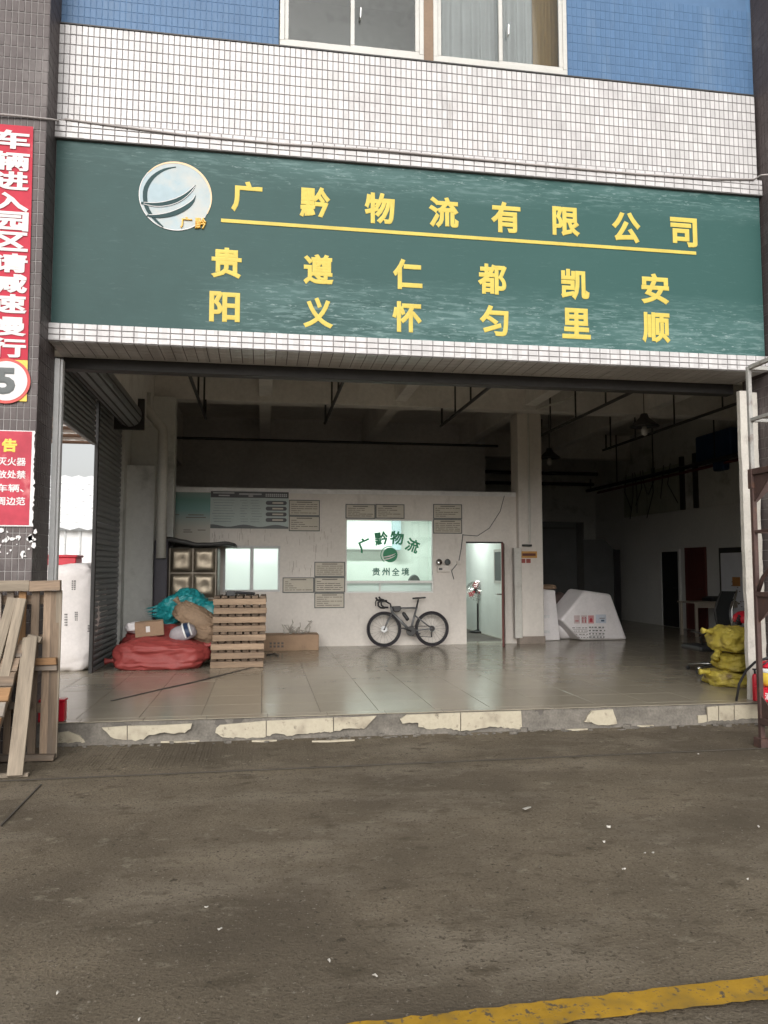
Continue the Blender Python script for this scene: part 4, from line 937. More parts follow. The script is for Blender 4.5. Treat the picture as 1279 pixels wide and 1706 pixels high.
for ch_, x, y in (('广', 310, 371), ('黔', 334, 372)): sign_char(ch_, x, y, 20, M_yel2, .035, depth=.012)

# cable along the facade
cb = [onY(-30, 188, 7.56), onY(40, 194, 7.58), onY(86, 199, 7.58), onY(97, 201, FY - .03), onY(110, 199, FY - .06), onY(300, 224, FY - .065), onY(470, 240, FY - .065), onY(640, 251, FY - .065), onY(850, 271, FY - .065), onY(1060, 290, FY - .065), onY(1180, 298, FY - .065), onY(1256, 299, FY - .065), onY(1268, 292, 7.6), onY(1300, 290, 7.57)]
tag(MB().tube(cb, .011, 8).build('facade_cable', M_cable, smooth=True), 'grey cable sagging along the white tiles above the green sign', 'cable')

# ================================================================ banners on the left pillar
YP = 7.588
bn = thing('banner', onY(10, 400, YP), 'tall red banner with white characters on the left brown pillar', 'banner')
def bxe(y): return onY(55.5 - (y - 210) * .024, y, YP).x      # its right edge, a little out of plumb
zt, zb = onY(50, 211, YP).z, onY(46, 600, YP).z; zy = onY(46, 669, YP).z
def sheet(z0, z1, x0, xe0, xe1, y, m, name, par, n=10, amp=.004):
    b = MB()
    for i in range(n + 1):
        t = i / n; z = z0 + (z1 - z0) * t; xr = xe0 + (xe1 - xe0) * t
        for k in range(7):
            u = k / 6; b.v.append(Vector((x0 + (xr - x0) * u, y - amp * (1 + noise.noise(Vector((u * 2, t * 5, z0)))), z)))
    b.f = [(i * 7 + k, i * 7 + k + 1, (i + 1) * 7 + k + 1, (i + 1) * 7 + k) for i in range(n) for k in range(6)]
    return b.build(name, m, par, smooth=True)
bx0 = bxe(400) - .64
sheet(zb, zt, bx0, bxe(600), bxe(211), YP, M_red, 'sheet', bn)
for ch_, y in (('车', 232), ('辆', 268), ('进', 301), ('入', 336), ('园', 368), ('区', 402), ('请', 438), ('减', 472), ('速', 506), ('慢', 543), ('行', 579)):
    xr = 45 - (y - 230) * .021; xc_ = xr - 26; p = onY(xc_, y, YP - .012)
    text('character', ch_, p, .335, .188, M_whitep, bn, .036, .002)
sheet(zy, zb - .003, bx0, bxe(669), bxe(601), YP, M_bannery, 'speed_panel', bn)
pc = onY(10, 634.5, YP - .012)
MB().prism([(p.x, YP - .012, p.z) for p in disc(pc, .215, 40)], (0, .004, 0)).build('ring', M_ring, bn)
MB().prism([(p.x, YP - .015, p.z) for p in disc(pc, .188, 40)], (0, .004, 0)).build('ring_face', M_whitep, bn)
text('digit', '5', onY(8, 634.5, YP - .018), .185, .255, M_dgrey, bn, .05, .003)
p2_ = thing('poster', onY(20, 800, YP), 'faded red fire notice poster with torn white edge on the pillar', 'poster')
zt, zb = onY(40, 719, YP).z, onY(40, 875, YP).z; xe = onY(52, 800, YP).x
rt = MB(); n = 40; rr = random.Random(8); L1 = []
for i in range(n + 1): L1.append((xe + .012 + .012 * rr.random() + (.02 * rr.random() if i < 20 else 0), YP - .0045, zb - .012 + (zt - zb + .02) * i / n))
MB().prism([(xe - .62, YP - .0045, zb - .012)] + L1 + [(xe - .62, YP - .0045, zt + .008)], (0, .003, 0)).build('torn_backing', M_whitep, p2_)
MB().box(xe - .62, xe - .006, YP - .007, YP - .005, zb, zt).build('sheet', M_redf, p2_)
text('character', '告', onY(15.5, 742, YP - .009), .135, .125, M_bannery, p2_, .05, .002)
for s, x, y, h in (('灭火器', 19.5, 769, 13), ('放处禁', 19, 790.5, 13), ('车辆、', 17, 813, 12.5), ('周边范', 18, 835, 13)):
    p = onY(x, y, YP - .009); text('character', s, p, h * 3.2 * 7.7 / FPX, h * 7.7 / FPX, M_whitep, p2_, .022, .002)
# torn paper left on the tiles
tp = MB(); rr = random.Random(31)
for k in range(34):
    px_, py_ = rr.uniform(-6, 62), rr.gauss(895, 22)
    if not 877 < py_ < 940: continue
    p = onY(px_, py_, YP); r = rr.uniform(.006, .03); ph = rr.uniform(0, 6)
    tp.prism([(p.x + math.cos(ph + a) * r * rr.uniform(.4, 1.3), YP + .001, p.z + math.sin(ph + a) * r * rr.uniform(.4, 1.5)) for a in (0, 1, 2, 3.1, 4.2, 5.2)], (0, .007, 0))
tag(tp.build('paper_residue', M_whitep, pl), kind='stuff')

# ================================================================ pallets and planks leaning on the left pillar
def W3(x, y, Y): return onY(x, y, Y)
pA = thing('wooden_pallet', (-2.4, 7.4, G), 'tall weathered wooden pallet stood upright against the left brown pillar', 'pallet')
def brd(par, x0, y0, x1, y1, Y, w, t, m=M_wood, wd=(1, 0, 0)): return plank('board', W3(x0, y0, Y), W3(x1, y1, Y), wd, w, t, m, par)
s_ = 7.4 / FPX
# rear rails, slats, front rails
for (y, Y, m) in ((1000, 7.5, M_wood), (1066, 7.5, M_wood), (1180, 7.49, M_wood)): plank('board', W3(-60, y, Y), W3(90, y - 1, Y), (0, 0, 1), .085, .025, M_wood, pA)
plank('board', W3(-70, 977, 7.36), W3(49, 976, 7.36), (0, 0, 1), .095, .05, M_woodg, pA)
plank('board', W3(50, 977, 7.37), W3(102, 975, 7.37), (0, 0, 1), .09, .06, M_wood, pA)
for (xt, yt, xb_, yb_, w, m) in ((92, 985, 85, 1258, .085, M_wood), (80, 985, 72, 1256, .07, M_wood), (60, 985, 52, 1256, .07, M_wood), (38, 985, 30, 1256, .06, M_woodo), (18, 985, 10, 1260, .06, M_wood), (-6, 985, -10, 1262, .09, M_wood), (-35, 985, -35, 1262, .09, M_wood), (99, 984, 90, 1262, .05, M_woodg)):
    plank('board', W3(xt, yt, 7.42), W3(xb_, yb_, 7.40), (1, 0, 0), w, .025, m, pA)
plank('board', W3(52, 1103, 7.35), W3(94, 1101, 7.35), (0, 0, 1), .062, .05, M_woodo, pA)
plank('board', W3(-60, 1115, 7.37), W3(95, 1112, 7.37), (0, 0, 1), .05, .05, M_wood, pA)
plank('board', W3(15, 1176, 7.34), W3(50, 1175, 7.34), (0, 0, 1), .06, .04, M_wood, pA)
plank('board', W3(-60, 1264, 7.34), W3(91, 1261, 7.34), (0, 0, 1), .05, .07, M_wood, pA)
plank('board', W3(20, 1271, 7.38), W3(92, 1269, 7.38), (0, 0, 1), .03, .1, M_woodg, pA)
# a second pallet leaning, its deck boards seen edge on
pB = thing('wooden_pallet', (-2.3, 7.0, G), 'leaning wooden pallet with short orange deck boards at the frame edge', 'pallet')
e0, e1 = Vector((-2.18, 6.66, G + .03)), Vector((-2.06, 7.26, .84))
ed = (e1 - e0); nrm = Vector((1, 0, 0))
for k in range(9):
    a = e0 + ed * ((k + .35) / 9); wd = ed.normalized()
    plank('board', a + Vector((.012, 0, 0)), a + Vector((-.75, 0, 0)), wd, ed.length / 9 - .012, .022, M_woodo if k in (0, 1, 3, 5) else M_wood, pB)
for off in (0.0, -.4, -.75): plank('stringer', e0 + Vector((off - .02, .04, -.02)), e1 + Vector((off - .02, .04, 0)), (1, 0, 0), .05, .06, M_wood, pB)
g0 = onZ(22, 1297, G); 
pk = plank('loose_plank', (g0.x + .01, g0.y, G + .02), W3(50, 1062, 7.27), (1, 0, 0), .118, .03, M_woodg); tag(pk, 'long pale plank leaning in front of the upright pallets', 'plank')
pf = plank('loose_plank', W3(46, 1061, 7.30), W3(69, 1066, 7.30), (0, 1, 0), .05, .05, M_woodg); tag(pf, 'short pale block of wood behind the top of the long plank', 'plank')
pk = plank('loose_plank', W3(-30, 1295, 6.9), W3(36, 997, 7.27), (1, 0, 0), .085, .03, M_woodg); tag(pk, 'rightmost of two adjoining planks leaning at the left frame edge', 'plank')
pk = plank('loose_plank', W3(-58, 1280, 6.92), W3(21, 996, 7.285), (1, 0, 0), .085, .03, M_woodg); tag(pk, 'leftmost of two adjoining planks leaning at the left frame edge', 'plank')
pk = plank('loose_plank', (g0.x - .35, g0.y + .04, G + .014), (g0.x + .1, g0.y + .06, G + .014), (0, 1, 0), .06, .028, M_woodg); tag(pk, 'short plank lying on the concrete under the leaning boards', 'plank')
# red box peeping out behind the pallet
p = onZ(107, 1206, 0); tag(MB().box(p.x - .45, p.x - .03, 7.99, 8.10, .001, .19).box(p.x - .46, p.x - .024, 7.98, 8.11, .19, .215).build('red_crate', M_fire, bevel=.008), 'small red crate half hidden behind the upright pallet', 'crate')

# ================================================================ steel rack at the right edge
rk = thing('steel_rack', (4.9, 6.6, G), 'tall rusty steel stacking rack at the right edge of the opening', 'rack')
rx, ry = 4.745, 6.84; rx2, ry2 = 5.75, 5.75
zA, zB, zC, zD = onY(1243, 613, ry).z, onY(1243, 700, ry).z, onY(1247, 787, ry).z, onY(1255, 886, ry).z
zE = onY(1262, 990, ry).z
for (x, y) in ((rx, ry), (rx2, ry), (rx, ry2), (rx2, ry2)):
    MB().box(x - .022, x + .022, y - .022, y + .022, G + .08, zC + .02).build('lower_post', M_rust, rk, bevel=.003)
    MB().box(x - .035, x + .018, y - .03, y + .03, zC - .16, zC + .03).build('socket', M_rust, rk, bevel=.003)
    MB().box(x - .024, x + .014, y - .02, y + .02, zC + .03, zA + .012).build('upper_post', M_rackp, rk, bevel=.003)
    MB().box(x - .05, x + .06, y - .06, y + .06, G + .0, G + .09).build('foot', M_rust, rk, bevel=.004)
def rail(z, m, w=.035):
    for (a, b) in (((rx + .02, ry, z), (rx2 - .02, ry, z)), ((rx + .02, ry2, z), (rx2 - .02, ry2, z))): MB().bar(a, b, w, w).build('cross_rail', m, rk, bevel=.003)
    for x in (rx, rx2): MB().bar((x, ry - .02, z + .002), (x, ry2 + .02, z + .002), w, w).build('side_rail', m, rk, bevel=.003)
rail(zA, M_rackp, .04); rail(zB, M_rackp, .034); rail(zC, M_rust, .06); rail(zD, M_rust, .03); rail(zE, M_rust, .045); rail(G + .25, M_rust, .06)
for x in (rx, rx2):
    MB().tube([(x, ry - .02, zE + .02), (x, ry - .10, zE + .16), (x, ry - .24, zE + .28), (x, ry - .4, zE + .3)], .02, 8).build('curved_brace', M_rust, rk, smooth=True)
    MB().prism([(x - .006, ry - .01, zE - .02), (x - .006, ry - .30, zE - .02), (x - .006, ry - .01, zE - .28)], (.012, 0, 0)).build('gusset', M_rust, rk)
    MB().prism([(x - .006, ry - .01, zC - .03), (x - .006, ry - .30, zC - .03), (x - .006, ry - .01, zC - .3)], (.012, 0, 0)).build('gusset', M_rust, rk)
    MB().prism([(x - .006, ry - .01, G + .22), (x - .006, ry - .35, G + .22), (x - .006, ry - .01, G + .5)], (.012, 0, 0)).build('gusset', M_rust, rk)
MB().prism([(rx + .03, ry - .006, zC - .03), (rx + .33, ry - .006, zC - .03), (rx + .03, ry - .006, zC - .3)], (0, .012, 0)).build('gusset', M_rust, rk)
MB().prism([(rx + .03, ry - .006, zE - .02), (rx + .33, ry - .006, zE - .02), (rx + .03, ry - .006, zE - .26)], (0, .012, 0)).build('gusset', M_rust, rk)

# ================================================================ goods at the left of the hall
# stack of eight pallets
p0 = onZ(352, 1114, 0); p1 = onZ(441, 1112, 0); sx0, sx1 = p0.x, p1.x; Wd = sx1 - sx0; syf = (p0.y + p1.y) / 2; layer = onY(400, 993, syf).z / 8
proto = thing('wooden_pallet', ((sx0 + sx1) / 2, syf, 0), 'x', 'pallet', 'wooden pallets stacked in the hall')
M_woodd = mat('shaded_weathered_wood', (.14, .10, .07), .85, .3, 7, 60, stretch=(.12, 1.6, 1.6), coords='obj', rand=.4)  # weathered wood, its colour also darkened for the shade between stacked pallets
M_woods = mat('stack_pallet_wood', (.31, .22, .15), .85, .28, 7, 60, stretch=(.12, 1.6, 1.6), coords='obj', rand=.3, bump=.25, bscale=30, dirt=((.2, .14, .1), 3, .55, .8, (.3, 2.2, 2.2)))
sh_ = layer * .68
for k in range(3): plank('stringer', (sx0, syf + .025 + k * .42, sh_ / 2), (sx1, syf + .025 + k * .42, sh_ / 2), (0, 0, 1), sh_ - .003, .045, M_woods, proto)
for k in range(7):
    x = sx0 + .05 + (Wd - .1) * k / 6; dy = random.uniform(0, .03)
    plank('deck_board', (x, syf + .02 + dy, sh_ + (layer - sh_) / 2), (x, syf + .9 + dy, sh_ + (layer - sh_) / 2), (1, 0, 0), .09, layer - sh_ - .006, M_woodd, proto)
pos = ['bottom', 'second from the bottom', 'third from the bottom', 'fourth from the bottom', 'fourth from the top', 'third from the top', 'second from the top', 'top']
for k in range(8):
    M = Matrix.Translation(((sx0 + sx1) / 2 + random.uniform(-.03, .03), syf + random.uniform(-.02, .03), layer * k)) @ Matrix.Rotation(random.uniform(-.02, .02), 4, 'Z')
    lb = pos[k] + ' wooden pallet of the stack beside the red sack'
    if k == 0: proto.matrix_basis = M; proto['label'] = lb
    else: dup(proto, M, lb)
zt = layer * 8
tag(MB().tube([(sx0 + .18, syf + .2, zt + .03), (sx0 + .35, syf + .22, zt + .045), (sx0 + .62, syf + .1, zt + .03)], .022, 8).box(sx0 + .2, sx0 + .32, syf + .16, syf + .26, zt + .003, zt + .07).build('pry_bar', M_black), 'black iron bar lying on top of the pallet stack', 'bar')
def sackthing(name, lump_args, m, label, cat, ears=(), group=None, ties=None, er=.05, el_=.14):
    c = lump_args['c']; mb = lump(**lump_args); low = min(v.z for v in mb.v)
    for (p, d) in ears: ear(mb, p, d, er, el_)
    o = mb.build(name, m, None, smooth=True, origin=(c[0], c[1], low)); tag(o, label, cat, group); return o
# red sack
a, b = onZ(190, 1118, 0), onZ(348, 1118, 0); ym_ = a.y + .45; scx = (onY(188, 1100, ym_).x + onY(349, 1100, ym_).x) / 2; hw = (onY(349, 1100, ym_).x - onY(188, 1100, ym_).x) / 2
zt_ = onY(270, 1062, ym_).z
sackthing('red_sack', dict(c=(scx, ym_, zt_ * .42), size=(hw * .98, .52, zt_ * .60), seed=2, p=2.8, amp=.09, flat=.70, crease=.065, fr=2.6, nu=90, nv=54), M_redsack, 'big limp red woven sack lying on the floor by the shutter', 'sack', [((scx - hw * .92, ym_ - .12, .12), (-1, -.2, -.1)), ((scx + hw * .9, ym_ - .1, .3), (1, 0, .3))], er=.06, el_=.16)
sackthing('red_sack', dict(c=(scx - .12, ym_ + .45, zt_ * .6), size=(hw * .75, .45, zt_ * .78), seed=5, p=2.6, amp=.10, flat=.75, crease=.10, fr=2.9, nu=70, nv=44), M_redsack, 'darker red woven sack behind the big limp one', 'sack')
# small carton, grey wrap, brown sacks, striped bag, teal bag on top
def carton(c, size, rz, m, label, tape=True, ry=0.0, rx=0.0):
    t = tag(link('carton', None, None, Matrix.Translation(c) @ Matrix.Rotation(rz, 4, 'Z') @ Matrix.Rotation(ry, 4, 'Y') @ Matrix.Rotation(rx, 4, 'X')), label, 'carton')
    w, d, h = size; M = wmat(t)
    def part(name, mb, mm, bev=.006):
        o = mb.build(name, mm, None, bevel=bev, origin=(0, 0, 0)); o.parent = t; return o
    bm_ = bmesh.new()
    part('body', MB().box(-w / 2, w / 2, -d / 2, d / 2, 0, h - .004), m)
    for s in (-1, 1): part('flap', MB().hexa([(-w / 2 + .003, s * .002, h - .003), (w / 2 - .003, s * .002, h - .003), (w / 2 - .003, s * d / 2 * .99, h - .003), (-w / 2 + .003, s * d / 2 * .99, h - .003), (-w / 2 + .003, s * .002, h + .005), (w / 2 - .003, s * .002, h + .005), (w / 2 - .003, s * d / 2 * .99, h + .002), (-w / 2 + .003, s * d / 2 * .99, h + .002)]), m, 0)
    if tape: part('tape', MB().box(-w / 2 - .001, w / 2 + .001, -.03, .03, h + .0055, h + .007), mat('packing_tape', (.42, .31, .18), .3), 0); part('label_sticker', MB().box(-w * .12, w * .02, -d / 2 - .003, -d / 2 - .001, h * .3, h * .7), M_whitep, 0)
    return t
p = onY(249, 1057, ym_ + .05); carton((p.x, ym_ + .1, p.z - .02), (.42, .34, .22), .12, M_card, 'small brown taped carton resting on the red sack', True, -.08)
sackthing('grey_wrap', dict(c=tuple(onY(226, 1046, ym_ + .25)), size=(.16, .16, .1), seed=9, amp=.2, crease=.12), M_foam, 'crumpled grey plastic wrap beside the small carton', 'plastic wrap')
sackthing('brown_sack', dict(c=tuple(onY(330, 1032, ym_ + .35)), size=(.40, .26, .19), rot=(0, .52, 0), seed=11, p=3.4, amp=.09, crease=.12, nu=70, nv=44), M_brownsack, 'creased brown paper sack slumped beside the pallets', 'sack', [(tuple(onY(302, 1010, ym_ + .3)), (-.6, -.1, .8))], er=.06, el_=.16)
sackthing('brown_sack', dict(c=tuple(onY(335, 1052, ym_ + .3)), size=(.33, .24, .17), rot=(0, .35, 0), seed=13, p=3.0, amp=.1, crease=.12, nu=70, nv=44), M_brownsack, 'lower brown paper sack between the red sack and pallets', 'sack')
sackthing('striped_bag', dict(c=tuple(onY(304, 1056, ym_ - .05)), size=(.21, .17, .14), rot=(0, -.35, 0), seed=17, p=2.4, amp=.05, crease=.03), mat('pale_grey_bag', (.30, .27, .285), .5, .14), 'pale grey bag with navy and white bands on the red sack', 'bag')
stb = COL.objects[-1]; 
def band(name, x, w, m):
    pts = []; c = Vector(onY(304, 1056, ym_ - .05)); rm = Matrix.Rotation(-.35, 3, 'Y')
    mb = MB(); n = 16
    for sx in (x - w / 2, x + w / 2):
        for k in range(n): a_ = math.pi * (-.15 + 1.3 * k / (n - 1)); mb.v.append(c + rm @ Vector((sx, -math.cos(a_) * .19 * (1 - (sx / .26) ** 2) ** .5, math.sin(a_) * .155 * (1 - (sx / .26) ** 2) ** .5)))
    mb.f = [(k, k + 1, n + k + 1, n + k) for k in range(n - 1)]
    mb.build(name, m, stb, smooth=True)
band('navy_band', .09, .06, mat('navy_plastic', (.02, .04, .09), .4)); band('white_band', .045, .022, M_white); band('white_band', .14, .02, M_white)
tb_ = MB(); rr = random.Random(3); cpt = onY(302, 1012, ym_ + .75)
tl = lump(tuple(cpt), (.40, .3, .25), (0, -.45, 0), seed=23, p=2.3, amp=.14, crease=.16, fr=3.2, nu=80, nv=48)
for k in range(6):
    a_ = 2.6 + k * .17; st = cpt + Vector((math.cos(a_) * .34, -.05, math.sin(a_ * 2.2) * .12 - .05)); tl.prism([st, st + Vector((.05, 0, -.05)), st + Vector((-.2 - .05 * rr.random(), -.05, -.02 - .03 * k * rr.random()))], (0, .008, 0))
tag(tl.build('teal_bag', M_teal, smooth=True), 'crumpled shiny teal plastic bag at the top of the sack heap', 'bag')
sackthing('teal_bag', dict(c=tuple(onY(349, 1018, ym_ + .55)), size=(.2, .16, .17), seed=29, p=2.3, amp=.15, crease=.1), M_teal, 'smaller dull teal bag behind the brown sack', 'bag')
# stainless water tank with a dark cover
ty = 13.9; x0, x1 = onY(279, 960, ty).x, onY(362, 960, ty).x; zt_ = onY(320, 912, ty).z
tk = thing('water_tank', ((x0 + x1) / 2, ty, 0), 'square stainless steel water tank with pressed panels in the corner', 'water tank')
MB().box(x0, x1, ty, ty + .9, .08, zt_).build('shell', mat('dull_tank_frame', (.16, .14, .115), .45, .1, 3, 20, metal=.8), tk, bevel=.02)
nxp, nzp = 2, 4; pw, ph = (x1 - x0 - .06) / nxp, (zt_ - .1) / nzp
for i in range(nxp):
    for j in range(nzp):
        cxp, czp = x0 + .03 + pw * (i + .5), .09 + ph * (j + .5); b = MB(); N = 10
        for v in range(N + 1):
            for u in range(N + 1):
                uu, vv = u / N * 2 - 1, v / N * 2 - 1; e = (1 - abs(uu) ** 5) * (1 - abs(vv) ** 5); d_ = .045 * e ** .7 * (1 - .35 * math.exp(-6 * (uu * uu + vv * vv))) + .006 * noise.noise(Vector((uu * 2 + i * 9, vv * 2 + j * 5, 1)))
                b.v.append(Vector((cxp + uu * pw * .475, ty - .003 - max(0, d_), czp + vv * ph * .475)))
        b.f = [(v * (N + 1) + u, v * (N + 1) + u + 1, (v + 1) * (N + 1) + u + 1, (v + 1) * (N + 1) + u) for v in range(N) for u in range(N)]
        b.build('pressed_panel', M_tank, tk, smooth=True)
cv = MB(); n = 24
for j in range(2):
    for i in range(n + 1):
        u = i / n; x = x0 - .12 + (x1 - x0 + .42) * u; z = zt_ + .16 - .10 * u + .03 * math.sin(u * 9) + .02 * noise.noise(Vector((u * 6, j, 0)))
        cv.v += [Vector((x, ty - .10 + j * 1.1, z)), Vector((x, ty - .10 + j * 1.1, z - (.10 - .05 * u if j == 0 else .05)))]
for i in range(n):
    a_, b_ = 2 * i, 2 * i + 2; k = 2 * (n + 1); cv.f += [(a_, b_, b_ + k, a_ + k), (a_ + 1, b_ + 1, b_, a_), (a_ + k, b_ + k, b_ + 1 + k, a_ + 1 + k), (a_ + 1, a_ + 1 + k, b_ + 1 + k, b_ + 1)]
cv.f += [(0, 2 * n + 2, 2 * n + 3, 1), (2 * n, 2 * n + 1, 4 * n + 3, 4 * n + 2)]
tag(cv.build('dark_tarpaulin', M_dsteel, smooth=True), 'dark sagging tarpaulin sheet laid over the steel water tank', 'tarpaulin')
xk0, xk1 = onY(257, 950, 13.7).x, onY(276, 950, 13.7).x
lk = thing('dark_locker', ((xk0 + xk1) / 2, 13.65, 0), 'narrow dark upright cabinet left of the steel tank', 'cabinet')
MB().box(xk0, xk1 + .03, 13.65, 14.1, .02, onY(265, 900, 13.65).z).build('body', mat('dark_violet_steel', (.05, .045, .06), .5), lk, bevel=.01); MB().box(xk0 + .02, xk1 + .01, 13.64, 13.652, .08, onY(265, 905, 13.65).z).build('door', mat('dark_violet_door', (.04, .036, .05), .5), lk, bevel=.004)
# long flat carton with wire offcuts
x0, x1 = onY(436, 1060, 14.2).x, onY(531, 1060, 14.2).x; zc = onY(480, 1058, 14.2).z
carton(((x0 + x1) / 2, 14.45, 0), (x1 - x0, .5, zc), 0, M_card, 'long flat brown carton against the office wall', False)
lc2 = COL.objects[-3]; 
for r in range(2):
    for k in range(4): MB().box(x0 + .14 + k * .07, x0 + .18 + k * .07, 14.197, 14.1995, zc * (.42 - r * .2), zc * (.55 - r * .2)).build('printed_mark', M_cardd, [o for o in COL.objects if o.get('label', '').startswith('long flat brown')][0])
wb_ = MB(); rr = random.Random(14); c0 = onY(488, 1038, 14.35)
for k in range(16):
    p = c0 + Vector((rr.uniform(-.1, .28), rr.uniform(-.06, .1), 0)); p.z = zc + .02; q = [p]
    for s in range(5): q.append(q[-1] + Vector((rr.uniform(-.09, .09), rr.uniform(-.05, .05), rr.uniform(-.03, .09) if q[-1].z < zc + .24 else -.06))); q[-1].z = max(q[-1].z, zc + .015)
    wb_.tube(q, .009, 5)
tag(wb_.build('wire_offcuts', mat('pale_strapping', (.42, .39, .34), .5, .3), smooth=True), 'tangle of pale strapping offcuts on the long carton', 'strapping')
# black strap on the floor
tag(MB().tube([onZ(444, 1091, .012), onZ(452, 1090, .012), onZ(458, 1089, .02), onZ(463, 1092, .012)], .012, 6).build('black_strap', M_black), 'short black strap lying on the floor by the pallets', 'strap')
# ================================================================ road bicycle leaning on the office wall
BY = 14.66
def bp(x, y, dy=0.0): return onY(x, y, BY + dy)
bk = thing('road_bicycle', (bp(679, 1075).x, BY, 0), 'grey drop bar road bicycle leaning under the lettered window', 'bicycle')
Rw = .335; fh = Vector((bp(639, 1045).x, BY, Rw)); rh = Vector((bp(718.5, 1045).x, BY, Rw))
def wheel(c):
    w = thing('wheel', c, None, None); del_ = w
    w.parent = bk; w.matrix_basis = wmat(bk).inverted() @ Matrix.Translation(c)
    ring = lambda r, n=40: [c + Vector((math.cos(2 * math.pi * k / n) * r, 0, math.sin(2 * math.pi * k / n) * r)) for k in range(n)]
    MB().tube(ring(Rw - .015), .0165, 8, closed=True).build('tyre', M_tyre, w, smooth=True)
    MB().tube(ring(Rw - .048), .017, 6, closed=True).build('rim', M_black, w, smooth=True)
    sp = MB()
    for k in range(20):
        a = 2 * math.pi * k / 20; b_ = a + (.35 if k % 2 else -.35)
        sp.tube([c + Vector((math.cos(b_) * .022, .02 if k % 4 < 2 else -.02, math.sin(b_) * .022)), c + Vector((math.cos(a) * (Rw - .06), 0, math.sin(a) * (Rw - .06)))], .0017, 4)
    tag(sp.build('spokes', M_chrome, w), kind='stuff')
    MB().lathe(c + Vector((0, .045, 0)), [(.012, 0), (.022, .02), (.014, .045), (.022, .07), (.012, .09)], 12, (0, -1, 0)).build('hub', M_dsteel, w, smooth=True)
    MB().lathe(c + Vector((0, -.03, 0)), [(.058, 0), (.062, .001), (.062, .003), (.058, .004)], 24, (0, -1, 0)).build('brake_disc', M_galv, w)
wheel(fh); wheel(rh)
B = lambda x, y, dy=0.0: bp(x, y, dy)
ht, hb, bb_, st_ = B(651, 1011), B(653, 1020), B(683, 1051), B(693.5, 1012.5)
fm = MB(); fm.tube([ht, hb], .024, 10); fm.tube([ht.lerp(hb, .25), st_], .019, 10); fm.tube([hb, bb_], [.024, .03], 10); fm.tube([st_, bb_], [.019, .024], 10)
for s in (-.05, .05): fm.tube([bb_ + Vector((0, s * .5, 0)), rh + Vector((0, s, 0))], [.014, .010], 8); fm.tube([st_.lerp(bb_, .32) + Vector((0, s * .3, 0)), rh + Vector((0, s, 0))], [.011, .009], 8)
fm.build('frame', M_bikef, bk, smooth=True)
fk = MB(); fk.tube([hb, hb + Vector((-.03, 0, -.05))], .02, 8)
for s in (-.045, .045): fk.tube([hb + Vector((-.01, s * .8, -.02)), hb.lerp(fh, .55) + Vector((.0, s, 0)), fh + Vector((0, s, 0))], [.017, .014, .01], 8)
fk.build('fork', M_bikef, bk, smooth=True)
MB().tube([st_, B(697, 998)], [.018, .016], 8).build('seatpost', M_black, bk, smooth=True)
sd_ = MB(); a, b = B(687, 996), B(708.5, 995.5)
for k in range(7):
    t = k / 6; p = a.lerp(b, t); w = .018 + .055 * max(0, (t - .25) / .75) ** .8; z = p.z + .012 * (t - .4)
    sd_.v += [Vector((p.x, BY - w, z - .01)), Vector((p.x, BY, z + .012)), Vector((p.x, BY + w, z - .01)), Vector((p.x, BY, z - .022))]
sd_.f = [(4 * k + i, 4 * k + (i + 1) % 4, 4 * k + 4 + (i + 1) % 4, 4 * k + 4 + i) for k in range(6) for i in range(4)] + [(0, 1, 2, 3), (27, 26, 25, 24)]
sd_.build('saddle', M_black, bk, smooth=True)
MB().tube([ht, B(650, 1006), B(641, 1001)], .016, 8).build('stem', M_black, bk, smooth=True)
hbm = MB(); c = B(641, 1001)
hbm.tube([c + Vector((0, -.2, 0)), c + Vector((0, .2, 0))], .016, 8)
for s in (-.2, .2):
    o_ = Vector((0, s, 0))
    hbm.tube([c + o_, c + o_ + Vector((-.06, 0, .0)), c + o_ + Vector((-.105, 0, -.03)), c + o_ + Vector((-.10, 0, -.085)), c + o_ + Vector((-.05, 0, -.125)), c + o_ + Vector((.03, 0, -.128))], .017, 8)
hbm.build('handlebar', M_black, bk, smooth=True)
for s in (-.2, .2):
    o_ = c + Vector((0, s, 0)); MB().tube([o_ + Vector((-.05, 0, .008)), o_ + Vector((-.12, 0, .03)), o_ + Vector((-.145, 0, .075))], [.02, .022, .016], 8).tube([o_ + Vector((-.13, 0, .03)), o_ + Vector((-.155, 0, -.02)), o_ + Vector((-.15, 0, -.09))], .009, 6).build('brake_lever', M_black, bk, smooth=True)
MB().prism([B(x, y, -.03) for x, y in ((653, 1010), (667.5, 1009.5), (669, 1014), (664.5, 1019.5), (656, 1019))], (0, .06, 0)).build('frame_bag', M_black, bk, bevel=.015, segs=2)
MB().tube([B(670.5, 1020), B(672, 1022), B(678, 1031), B(679.5, 1033)], [.022, .036, .036, .03], 12).build('bottle', M_black, bk, smooth=True)
MB().lathe(bb_ + Vector((0, -.05, 0)), [(.09, 0), (.095, .003), (.095, .007), (.09, .009)], 28, (0, -1, 0)).build('chainring', M_dsteel, bk)
for s in (-1, 1): MB().tube([bb_ + Vector((0, -.07 * s, 0)), bb_ + Vector((-.155 * s, -.075 * s, .055 * s))], [.016, .011], 8).box(bb_.x - .155 * s - .045, bb_.x - .155 * s + .045, BY - .075 * s - .05, BY - .075 * s + .05, bb_.z + .055 * s - .01, bb_.z + .055 * s + .012).build('crank', M_black, bk)
MB().lathe(rh + Vector((0, -.03, 0)), [(.055, 0), (.05, .012), (.03, .02)], 18, (0, -1, 0)).build('cassette', M_dsteel, bk)
